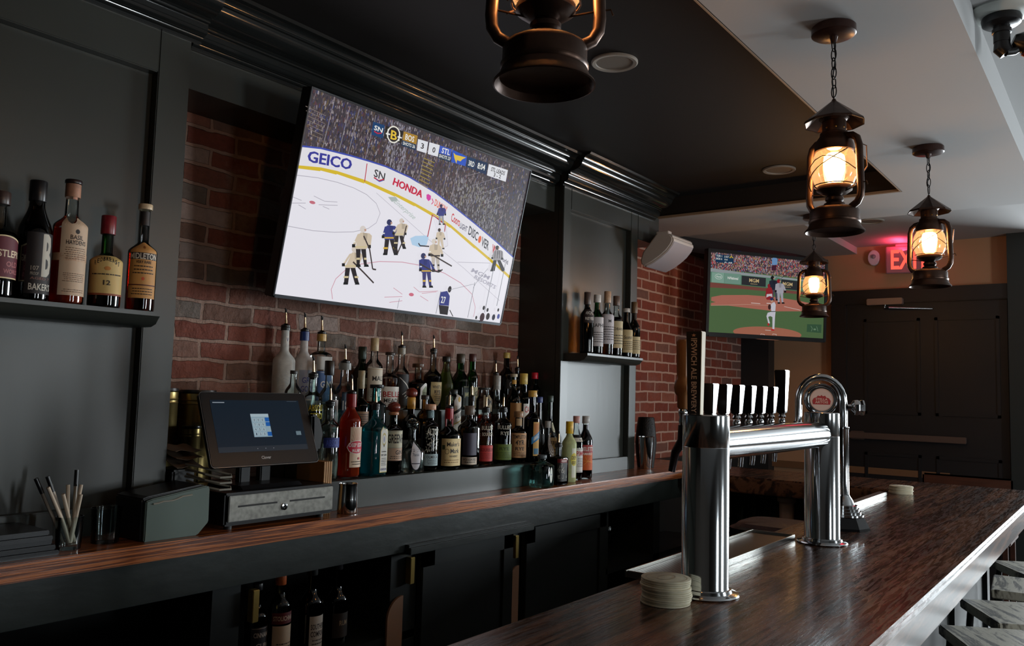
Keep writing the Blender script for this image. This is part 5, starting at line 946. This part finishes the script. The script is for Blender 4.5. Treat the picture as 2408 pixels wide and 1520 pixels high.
MB().lathe([(0, 0), (.012, 0), (.012, .012), (.020, .016), (.028, .022), (.030, .032), (.026, .042), (.030, .050), (.028, .056), (0, .058)], 8, M=Mk).build('side_knob', steel, t)
# coaster stacks
def coasters(label, x, y, n, r, grp=None):
    t = thing('coaster_stack', label, 'coasters', (x, y, BT+.0004)); rr = random.Random(n)
    cm = mat('coaster_board', rgb(214, 206, 180), .85, noise=(50, .08, 2))
    for k in range(n):
        dx, dy = rr.uniform(-.003, .003), rr.uniform(-.003, .003); h = .0042
        MB().lathe([(0, 0), (r-.001, 0), (r, .0008), (r, h-.001), (r-.001, h-.0003), (0, h-.0003)], 40, c=(dx, dy, k*h)).build('coaster', cm, t)
    cv = Canvas(lambda u, v, l: (u*r, v*r, n*.0042+.0002*l)); cv.ring(0, 0, .82, .82, .03, rgb(190, 178, 150)); cv.ring(0, 0, .5, .3, .06, rgb(196, 180, 156)); cv.build('printed_top', lab, t)
coasters('thick stack of round cream cardboard coasters beside the near tower column', 1.712, .838, 13, .055)
coasters('low stack of pale round coasters on the far end of the bar', 4.49, .93, 9, .055)
# ================================================================ register corner
t = thing('cash_drawer', 'black cash drawer with a brushed steel front, key lock and two slots', 'cash drawer', (1.52, 2.205, K+.0004))
MB().box(0, .425, .004, .30, .012, .112).build('case', blackplastic, t, False, .006)
fp = MB().box(.008, .417, -.004, .004, .026, .104).build('front_plate', mat('drawer_front', rgb(116, 114, 108), .42, .9, noise=(60, .25, 3)), t, False, .002)
for x0 in (.04, .235): MB().box(x0, x0+.145, -.0052, -.0035, .068, .0735).build('media_slot', mat('slot_black', rgb(6, 6, 6), .7), fp, False)
MB().lathe([(0, 0), (.011, 0), (.011, .005), (.006, .006), (.004, .003), (0, .003)], 24, M=Matrix.Translation((.212, -.004, .055)) @ Matrix.Rotation(R_(90), 4, 'X')).build('key_lock', steel, fp)
for x in (.03, .39): 
    for y in (.03, .27): MB().lathe([(0, 0), (.012, 0), (.012, .012), (0, .012)], 16, c=(x, y, 0)).build('rubber_foot', blackrubber, t)
cx, cy_, cz = 1.690, 2.283, 1.383; ti = R_(-23.3); ya = R_(-2.2)
Rv = Vector((math.cos(ya), math.sin(ya), 0)); Nv = Vector((math.sin(ya), -math.cos(ya), 0)); Uv = Vector((0, 0, 1)); U2 = Uv*math.cos(ti)+Nv*math.sin(ti); N2 = Nv*math.cos(ti)-Uv*math.sin(ti)
t = thing('register_monitor', 'black touch screen register leaning back on its stand over the cash drawer', 'monitor', (cx, cy_, cz)); MM = Matrix((Rv, U2, N2)).transposed().to_4x4()
mb = MB(); pts = []
for (sx_, sy_) in ((1, 1), (-1, 1), (-1, -1), (1, -1)):
    for k in range(5):
        a = R_({(1, 1): 0, (-1, 1): 90, (-1, -1): 180, (1, -1): 270}[(sx_, sy_)]+90*k/4); pts.append((sx_*.188+.012*math.cos(a), sy_*.112+.012*math.sin(a)))
mb.prism(pts, -.018, 0, lambda u, v, z: MM @ Vector((u, v, z)))
mb.build('housing', blackplastic, t, True, .002)
mb = MB(); rim = [(u*1.004, v*1.006) for u, v in pts]; mb.tube([MM @ Vector((u, v, -.001)) for u, v in rim], .0014, 6, closed=True); mb.build('chrome_edge', mat('edge_grey', rgb(130, 130, 130), .3, .8), t)
cv = Canvas(lambda u, v, l: MM @ Vector((u, v, .0004+.0001*l)))
cv.rect(-.168, -.078, .168, .098, rgb(22, 34, 46)); cv.rect(-.168, -.078, .168, -.060, rgb(44, 50, 58)); cv.rect(-.160, .088, -.118, .091, rgb(150, 160, 170)); cv.rect(.12, .094, .16, .0955, rgb(80, 90, 100))
cv.rect(-.032, -.030, .036, .050, rgb(150, 176, 190)); cv.rect(-.032, .040, .036, .050, rgb(176, 196, 206))
for i in range(4):
    for j in range(3): cv.rect(-.028+j*.015, -.026+i*.016, -.016+j*.015, -.014+i*.016, rgb(170, 190, 200)); cv.word(str(1+j+3*i) if i < 3 else '0', -.022+j*.015, -.024+i*.016, .004, .008, rgb(70, 90, 110))
for y, c_ in ((.022, rgb(30, 96, 176)), (.006, rgb(30, 96, 176)), (-.028, rgb(30, 96, 176))): cv.rect(.018, y, .034, y+.014, c_)
cv.rect(.130, -.028, .150, -.014, rgb(110, 130, 140))
for k in range(3): cv.ell(-.03+k*.03, -.070, .0015, .0015, rgb(150, 150, 160))
cv.build('screen', vcol('register_picture', .62), t)
cv = Canvas(lambda u, v, l: MM @ Vector((u, v, .0005))); cv.text('Clover', (-.020, -.104), (.016, -.104), (-.020, -.094), rgb(190, 190, 190)); cv.build('maker_lettering', lab, t)
q = lambda x, y, z: Vector((x, y, z))-Vector((cx, cy_, cz))
mb = MB().prism([(2.24, K+.113), (2.44, K+.113), (2.42, K+.125), (2.26, K+.125)], 1.60, 1.84, lambda u, v, x: q(x, u, v)); mb.box(*[a for p in ((1.66-cx, 1.70-cx), (2.34-cy_, 2.37-cy_), (K+.12-cz, 1.38-cz)) for a in p]); mb.box(*[a for p in ((1.74-cx, 1.78-cx), (2.34-cy_, 2.37-cy_), (K+.12-cz, 1.38-cz)) for a in p])
mb.build('stand', blackplastic, t, False, .004)
e = MB().prism([(1.895, 1.30), (1.935, 1.30), (1.945, 1.36), (1.925, 1.42), (1.89, 1.43)], 2.27, 2.33, lambda u, v, y: q(u, y, v)); e.build('card_reader', blackplastic, t, False, .008)
# coins or papers on the drawer
tag(MB().lathe([(0, 0), (.0, .0)], 3).add([(1.84, 2.28, K+.1135), (1.92, 2.30, K+.1135), (1.91, 2.40, K+.116), (1.83, 2.38, K+.116)], [(0, 1, 2, 3)]).build('receipt_paper', mat('receipt_paper', rgb(206, 190, 170), .8), None, False), 'crumpled receipt paper on the cash drawer beside the monitor stand', 'paper') if False else None
# receipt printer
t = thing('receipt_printer', 'boxy receipt printer with a grey-green side and a torn dusty black lid', 'printer', (1.264, 2.205, K+.0004))
sd = mat('printer_side', rgb(76, 92, 84), .6)
MB().prism([(0, 0), (.165, 0), (.200, .035), (.198, .135), (.190, .142), (.02, .118), (0, .112)], 0, .012, lambda u, v, y: (u, y, v)).build('side_panel', sd, t, False, .003)
MB().prism([(0, .002), (.165, .002), (.197, .037), (.195, .137), (.187, .146), (.02, .124), (0, .118)], .0125, .16, lambda u, v, y: (u-.005, y, v)).build('body', blackplastic, t, False, .004)
rr = random.Random(4); pts = [(.02+.015*k, -.001, .105+.0015*k+rr.uniform(-.003, .004)) for k in range(9)]
MB().tube(pts, .0025, 6).build('torn_edge', mat('dust_grey', rgb(140, 136, 124), .9), t)
# bundle of cables and papers
cm = mat('cable_grey', rgb(120, 116, 104), .6)
for k, (l, z, dx) in enumerate((('grey looped cable hanging off the printer, uppermost loop', 1.262, 0), ('grey looped cable resting on the printer, middle loop', 1.245, .01), ('grey looped cable resting low between printer and drawer', 1.225, .02))):
    pts = [(1.468, 2.35, z+.012), (1.482, 2.31, z+.008), (1.525, 2.26, z-.008), (1.552, 2.236, z-.016), (1.545, 2.222, z-.022), (1.505, 2.222, z-.021), (1.474, 2.25, z-.012), (1.468, 2.34, z-.0)]
    tag(MB().tube(pts, .0035, 8).build('cable', cm, None), l, 'cable', 'cables between printer and drawer')
rr = random.Random(9)
for k, l in enumerate(('crumpled brown receipt slip on the papers behind the printer, topmost', 'crumpled grey receipt slip behind the printer, middle one', 'crumpled receipt slip behind the printer, bottom one')):
    mb = MB(); n = 6; vs = []; z = 1.330-.024*k
    for top_ in (0, 1):
        for i in range(n):
            for j in range(n): vs.append((1.438+.018*i+.004*k, 2.36+.022*j, z-.02+.16*.022*j*(1+.6*k)+.004*math.sin(i*1.3+k*2)+.002*math.cos(j*1.7)+top_*.0015))
    fs_ = [(i*n+j, (i+1)*n+j, (i+1)*n+j+1, i*n+j+1) for i in range(n-1) for j in range(n-1)]; N_ = n*n
    fs2 = [tuple(reversed([a+N_ for a in f])) for f in fs_]
    edge_ = [(i, 0) for i in range(n)]+[(n-1, j) for j in range(1, n)]+[(i, n-1) for i in range(n-2, -1, -1)]+[(0, j) for j in range(n-2, 0, -1)]
    ids = [i*n+j for i, j in edge_]; side = [(a, b_, b_+N_, a+N_) for a, b_ in zip(ids, ids[1:]+ids[:1])]
    tag(mb.add(vs, fs_+fs2+side).build('receipt_slip', mat('slip_paper_%d' % (k % 2), rgb(130+20*k, 112+14*k, 96+10*k), .85), None), l, 'receipt', 'receipt slips behind the printer')
# stand under the slips
tag(MB().box(1.44, 1.515, 2.37, 2.50, K+.0004, 1.255).build('charger_box', blackplastic, None, False, .006), 'black charger box carrying crumpled receipt slips behind the printer', 'box')
# metal canisters behind the register
gold = mat('tarnished_gold_metal', rgb(150, 132, 84), .34, .9, noise=(8, .2, 3))
for l, x, y, r, h in (('tall tarnished gold canister close against the broad pilaster', 1.53, 2.615, .052, .425), ('tall ribbed gold canister behind the tilted register screen', 1.665, 2.612, .058, .420), ('shorter gold canister just behind the register screen edge', 1.60, 2.54, .030, .30)):
    t = thing('metal_canister', l, 'canister', (x, y, K+.0004), 0, 'gold canisters behind the register')
    MB().lathe([(0, 0), (r, 0), (r, h*.88), (r*1.03, h*.885), (r*1.0, h*.895), (r*1.0, h*.91), (r*1.03, h*.915), (r, h*.925), (r, h*.97), (r*.9, h*.975), (0, h*.975)], 40).build('can_body', gold, t)
    MB().lathe([(0, h*.976), (r*1.02, h*.976), (r*1.04, h*.98), (r*1.02, h), (0, h)], 40).build('lid', blackplastic, t)
# menu boards
bw = mat('thin_oak_board', rgb(170, 124, 70), .55, noise=(8, .2, 4, (1, 1, .1)))
for k, l in enumerate(('thin oak menu board leaning by the riser end, one nearest the register', 'thin oak menu board, second in the upright stack', 'thin oak menu board, third in the upright stack', 'thin oak menu board touching the clear vodka bottle side')):
    tag(B(1.945+k*.0095, 1.953+k*.0095, 2.262, 2.41, K+.0004, 1.262).build('menu_board', bw, None, False, .001), l, 'menu board', 'oak menu boards by the register')
# steel mug
t = thing('steel_mug', 'small polished steel milk jug on the counter beside the cash drawer', 'jug', (2.035, 2.235, K+.0004), R_(20))
MB().lathe([(0, 0), (.034, 0), (.036, .004), (.034, .05), (.032, .095), (.034, .104), (.032, .104), (.030, .094), (.032, .05), (.033, .006), (0, .005)], 36).build('cup', steel, t)
MB().tube([(.033, 0, .088), (.055, 0, .09), (.060, 0, .06), (.052, 0, .03), (.034, 0, .026)], .0035, 8).build('handle', steel, t)
# tumblers and paper straws
tg = thin_glass('tumbler_glass', (.88, .92, .92, 1))
def tumbler(label, x, y, r, h):
    t = thing('glass_tumbler', label, 'glass', (x, y, K+.0004))
    MB().lathe([(0, 0), (r*.88, 0), (r*.9, .003), (r, h), (r-.0025, h), (r*.86, .014), (0, .014)], 36).build('tumbler', tg, t)
g1 = tumbler('glass tumbler holding a spray of pens and paper straws', 1.085, 2.262, .034, .085)
tumbler('empty glass tumbler between the straws and the receipt printer', 1.195, 2.285, .040, .095)
sw = mat('straw_paper', rgb(196, 180, 160), .8)
rr = random.Random(2)
for k, l in enumerate(('leaning speckled paper straw at the outer side of the glass', 'paper straw leaning furthest toward the menus', 'nearly upright paper straw in the middle of the glass', 'paper straw leaning toward the empty tumbler', 'shorter paper straw by the glass rim', 'paper straw against the glass front')):
    a = R_(200+k*28); dx, dy = [(-.050, .016), (-.070, -.005), (-.004, .01), (.022, .004), (.014, -.010), (-.045, -.015)][k]; h = [.155, .150, .150, .150, .125, .13][k]; b0 = Vector((1.085-dx*.15+(.004*(k-2)), 2.262+.006*((k % 3)-1), K+.016)); d = Vector((dx, dy, h))
    tag(MB().tube([b0, b0+d], .0048, 10).build('paper_straw', sw, None), l, 'straw', 'straws in the tumbler')
for k, l in enumerate(('black pen leaning in the straw glass, with a metal clip', 'second black pen leaning in the straw glass', 'black pen standing at the back of the straw glass')):
    dx, h = [(-.078, .175), (-.066, .180), (.005, .175)][k]; b0 = Vector((1.078+.011*k, 2.272-.013*(k == 1), K+.016)); d = Vector((dx, .012, h)).normalized()
    t = thing('ballpoint_pen', l, 'pen', b0, 0, 'pens in the straw glass')
    MB().tube([(0, 0, 0), d*.12, d*.175], [.0042, .0046, .0046], 10).build('barrel', mat('pen_barrel', rgb(150, 140, 126), .4), t); MB().tube([d*.145, d*.188], .0056, 10).build('cap', blackplastic, t)
# menus stack
for k, l in enumerate(('black menu folder at the bottom of the stack by the straw glass', 'black menu folder second from the bottom of the stack', 'black menu folder in the middle of the stack', 'black menu folder second from the top of the stack', 'black menu folder on top of the stack by the straw glass')):
    tag(B(.62+.01*(k % 2), 1.035-.006*k, 2.20+.008*(k % 3), 2.38, K+.0004+k*.0128, K+.0124+k*.0128).build('menu_folder', mat('menu_cover', rgb(22, 24, 28), .3), None, False, .002), l, 'menu', 'black menu folders')
# mixing tins at the counter end
t = thing('cocktail_strainer', 'black round mesh basket leaning behind the steel mixing tin', 'basket', (4.60, 2.40, K+.0004), R_(0))
MB().lathe([(.0, 0), (.05, .0), (.058, .06), (.066, .15), (.058, .24), (.050, .30), (.048, .305), (.056, .24), (.063, .15), (.055, .06), (0, .005)], 36).build('basket', mat('mesh_black', rgb(26, 24, 24), .35, .5, bump=(160, .8)), t)
t = thing('mixing_tin', 'shiny steel mixing tin at the end of the back counter', 'shaker', (4.50, 2.345, K+.0004))
MB().lathe([(0, 0), (.031, 0), (.033, .004), (.047, .19), (.049, .192), (.046, .192), (.032, .008), (0, .007)], 40).build('tin_body', steel, t)
# wine glasses under the counter
for k, (x, y) in enumerate(((3.96, 2.36), (4.07, 2.36))):
    t = thing('wine_glass', ('upside-down wine glass hanging under the counter beside the divider', 'upside-down wine glass hanging next to the first, further from the camera')[k], 'glass', (x, y, .905), 0, 'hanging wine glasses')
    MB().lathe([(.0, 0), (.034, -.002), (.034, -.004), (.004, -.01), (.0035, -.09), (.012, -.10), (.034, -.125), (.038, -.15), (.032, -.205), (.0305, -.205), (.036, -.15), (.030, -.122), (.006, -.098)], 32).build('glass', tg, t)
tag(MB().box(3.92, 4.12, 2.30, 2.42, .9055, .9115).build('glass_rack', cabin, None, False), 'thin dark rail under the counter that the wine glasses hang from', 'rack')
# things beyond the bar's inner edge
t = thing('paper_cup_stack', 'upside-down stack of white paper cups on a low shelf seen under the tower tube', 'cups', (4.86, 1.62, .80))
MB().lathe([(0, 0), (.040, 0), (.042, .12), (.052, .13), (.052, .150), (.048, .155), (0, .155)], 32).build('cups', mat('cup_paper', rgb(206, 178, 160), .7), t)
tag(B(4.66, 4.95, 1.05, 2.12, .77, .7995).build('low_shelf', cabin, None, False), 'dark low shelf under the return of the bar holding glasses and cups', 'shelf')
for k in range(6):
    t = thing('pint_glass', ('first pint glass beside the paper cups on the low shelf', 'second pint glass from the paper cups on the low shelf', 'third pint glass from the paper cups on the low shelf', 'fourth pint glass from the paper cups on the low shelf', 'fifth pint glass from the paper cups on the low shelf', 'last pint glass of the row, furthest from the paper cups')[k], 'glass', (4.78, 1.72+.072*k, .80), 0, 'pint glasses on the low shelf')
    MB().lathe([(0, 0), (.028, 0), (.030, .004), (.036, .14), (.034, .14), (.028, .01), (0, .01)], 24).build('glass', thin_glass('dusty_glass', (.6, .66, .6, 1)), t)
t = thing('ice_bin', 'black rounded ice bin with a lumpy lid beyond the drip tray', 'bin', (3.72, 1.28, .60))
MB().lathe([(0, 0), (.15, 0), (.17, .30), (.185, .33), (.185, .35), (.16, .36), (0, .36)], 40, pw=lambda i: 4).build('bin_body', blackplastic, t)
MB().lathe([(.165, .358), (.15, .372), (0, .376)], 40, pw=lambda i: 4).build('lumpy_lid', mat('lumpy_dark', rgb(70, 52, 50), .4, bump=(70, 1.0)), t)
tag(B(3.0, 4.55, 1.08, 1.45, .0, .598).build('under_bar_station', cabin, None, False, .005), 'dark under-bar station carrying the ice bin behind the bar', 'station')
# ================================================================ wall and ceiling fittings
t = thing('wall_speaker', 'white wedge loudspeaker with a curved grille hung under the boxed bulkhead', 'speaker', tuple(at_y(1545, 590, 2.295)))
sw_ = mat('speaker_white', rgb(206, 196, 188), .5); grl = mat('speaker_grille', rgb(176, 172, 180), .75, bump=(420, .6))
P = [(.0, .118), (-.085, .098), (-.103, .080), (-.106, .055), (-.092, .028), (-.062, -.006), (-.02, -.038), (.03, -.068), (.085, -.092), (.105, -.085), (.115, -.05), (.10, .0)]
MB().prism(P, 0, .30, lambda u, v, x: (x, u, v)).build('cabinet', sw_, t, True, .010)
G = [(-.1075, .052), (-.094, .026), (-.0635, -.0085), (-.0215, -.0405), (.029, -.0705), (.080, -.092), (.080, -.085), (.03, -.06), (-.02, -.03), (-.06, 0), (-.09, .03), (-.10, .05)]
MB().prism(G, .016, .284, lambda u, v, x: (x, u, v)).build('grille', grl, t, True)
MB().box(.19, .24, .02, .105, .02, .16).build('bracket', sw_, t, False, .003)
# exit sign
t = thing('exit_sign', 'red lit EXIT sign on the far wall, partly behind a lantern', 'exit sign', (6.985, 1.365, 2.650), R_(-90+12))
MB().box(-.17, .17, -.03, .005, -.125, .088).build('case', mat('sign_case', rgb(150, 110, 120), .5), t, False, .006)
MB().box(-.10, .10, -.025, .0, .0855, .107).build('canopy_bracket', mat('sign_case', rgb(150, 110, 120), .5), t, False, .003)
cv = Canvas(lambda u, v, l: (u, -.0302-.0004*l, v)); 
for dx in (-.0012, 0, .0012): cv.text('EXIT', (-.132+dx, -.090), (.132+dx, -.090), (-.132+dx, .060), rgb(255, 74, 60))
cv.build('letters', vcol('exit_letters', 1.9), t)
area('exit_glow_fill', (6.86, 1.40, 2.70), (R_(165), 0, 0), .28, .05, 1.6, (1, .05, .12))  # red lamp added at the sign, aimed up to spread its glow
t = thing('strobe_alarm', 'small white round-cornered alarm strobe on the far wall by the exit sign', 'alarm', (6.998, 1.625, 2.665), R_(-90))
MB().prism([(.045*math.cos(R_(a)), .062*math.sin(R_(a))) for a in range(0, 360, 20)], -.035, 0, lambda u, v, y: (u, y, v)).build('case', mat('strobe_white', rgb(206, 200, 214), .4), t, True, .004)
MB().lathe([(0, 0), (.018, 0), (.016, .01), (0, .014)], 16, M=Matrix.Translation((0, -.035, .01)) @ Matrix.Rotation(R_(90), 4, 'X')).build('lens', mat('lens_grey', rgb(120, 120, 140), .2), t)
# recessed ceiling lights
cw = mat('can_trim', rgb(150, 146, 138), .6)
for l, x, y, z, r in (('unlit round recessed can light in the dark ceiling beside the closest lantern', 2.643, 1.533, CD, .088), ('unlit round recessed can light in the dark ceiling near the tray corner', 4.427, 1.518, CD, .088), ('unlit round recessed can light in the pale ceiling beyond the tray', 5.98, 1.41, 2.765, .085)):
    t = thing('recessed_light', l, 'ceiling light', (x, y, z), 0, 'recessed can lights')
    MB().lathe([(r*.78, .0), (r, -.001), (r, -.007), (r*.95, -.010), (r*.80, -.008), (r*.78, -.0005)], 40, closed=True).build('trim_ring', cw, t)
    MB().lathe([(r*.78, -.004), (r*.5, -.0018), (0, -.0012)], 40).build('reflector', mat('can_inside', rgb(126, 120, 112), .5, .2), t)
# track-head spotlight in the corner of the picture
t = thing('ceiling_spotlight', 'black jointed spotlight on a round white plate, cut by the picture corner', 'spotlight', (2.955, .300, CD), R_(0))
MB().lathe([(0, 0), (.095, 0), (.097, -.006), (.088, -.016), (.058, -.022), (0, -.022)], 40).build('ceiling_plate', mat('plate_white', rgb(190, 196, 192), .5), t)
MB().lathe([(0, -.020), (.055, -.022), (.058, -.03), (.055, -.045), (.045, -.052), (0, -.053)], 32).build('canopy', blackplastic, t)
MB().tube([(0, 0, -.05), (0, 0, -.062), (0, 0, -.063), (0, 0, -.075), (0, 0, -.076), (0, 0, -.105)], [.024, .024, .028, .028, .024, .024], 20).tube([(0, 0, -.100), (.0, 0, -.125), (.004, -.012, -.142)], [.022, .026, .022], 20).build('swivel', blackplastic, t)
MB().tube([(0, -.01, -.138), (.015, -.03, -.135), (.02, -.045, -.125)], .014, 14).build('arm', blackplastic, t)
hd = MB().tube([(.012, -.030, -.100), (.02, -.05, -.108), (.04, -.09, -.115), (.10, -.18, -.125)], [.018, .032, .042, .048], 24).build('lamp_head', blackplastic, t)
MB().tube([(.025, -.055, -.140), (.04, -.08, -.156), (.065, -.12, -.165)], .012, 12).build('copper_clamp', mat('copper', rgb(140, 70, 50), .35, .9), hd)
# ================================================================ stools and chair
def stool(label, cx, cy, rz, w_=.36, h=.76):
    t = thing('bar_stool', label, 'bar stool', (cx, cy, 0), rz, 'wooden topped stools along the bar')
    MB().box(-w_/2, w_/2, -w_/2, w_/2, h-.035, h).build('seat', stool_wood, t, False, .004)
    lm = mat('stool_metal', rgb(40, 44, 44), .4, .6)
    for sx_ in (-1, 1):
        for sy_ in (-1, 1): MB().tube([(sx_*(w_/2-.03), sy_*(w_/2-.03), h-.034), (sx_*(w_/2+.015), sy_*(w_/2+.015), 0)], .013, 10).build('leg', lm, t)
    for k in range(4):
        c = [(-1, -1), (1, -1), (1, 1), (-1, 1)]; a, b_ = c[k], c[(k+1) % 4]; d = w_/2+.0
        MB().tube([(a[0]*d, a[1]*d, .26), (b_[0]*d, b_[1]*d, .26)], .009, 8).build('footrest_rail', lm, t)
stool('wooden topped bar stool closest to the camera at the picture corner', 3.18, .315, R_(28))
stool('second wooden topped bar stool from the picture corner, seat turned under the bar', 3.66, .320, R_(28))
stool('wooden topped bar stool with the strongest daylight on its wavy grain', 4.20, .325, R_(5))
stool('fourth wooden topped bar stool, only a sliver of seat showing', 4.68, .335, R_(30))
t = thing('dining_chair', 'dark brown wooden chair whose top rail shows past the far bar end', 'chair', (5.72, .79, 0), R_(90))
c = darkwood
MB().box(-.22, .22, -.20, .20, .72, .75).build('seat', c, t, False, .006)
MB().box(-.235, .235, .17, .19, 1.02, 1.10).build('top_rail', c, t, False, .012)
for sx_ in (-1, 1):
    MB().box(sx_*.19-.015, sx_*.19+.015, .172, .20, 0, 1.03).build('rear_post', c, t, False, .004)
    MB().box(sx_*.19-.015, sx_*.19+.015, -.19, -.16, 0, .72).build('front_leg', c, t, False, .004)
for z in (.86, .94): MB().box(-.18, .18, .178, .19, z, z+.03).build('back_slat', c, t, False, .003)
for x in (0,): MB().box(-.18, .18, -.18, -.165, .3, .33).build('stretcher', c, t, False, .003)
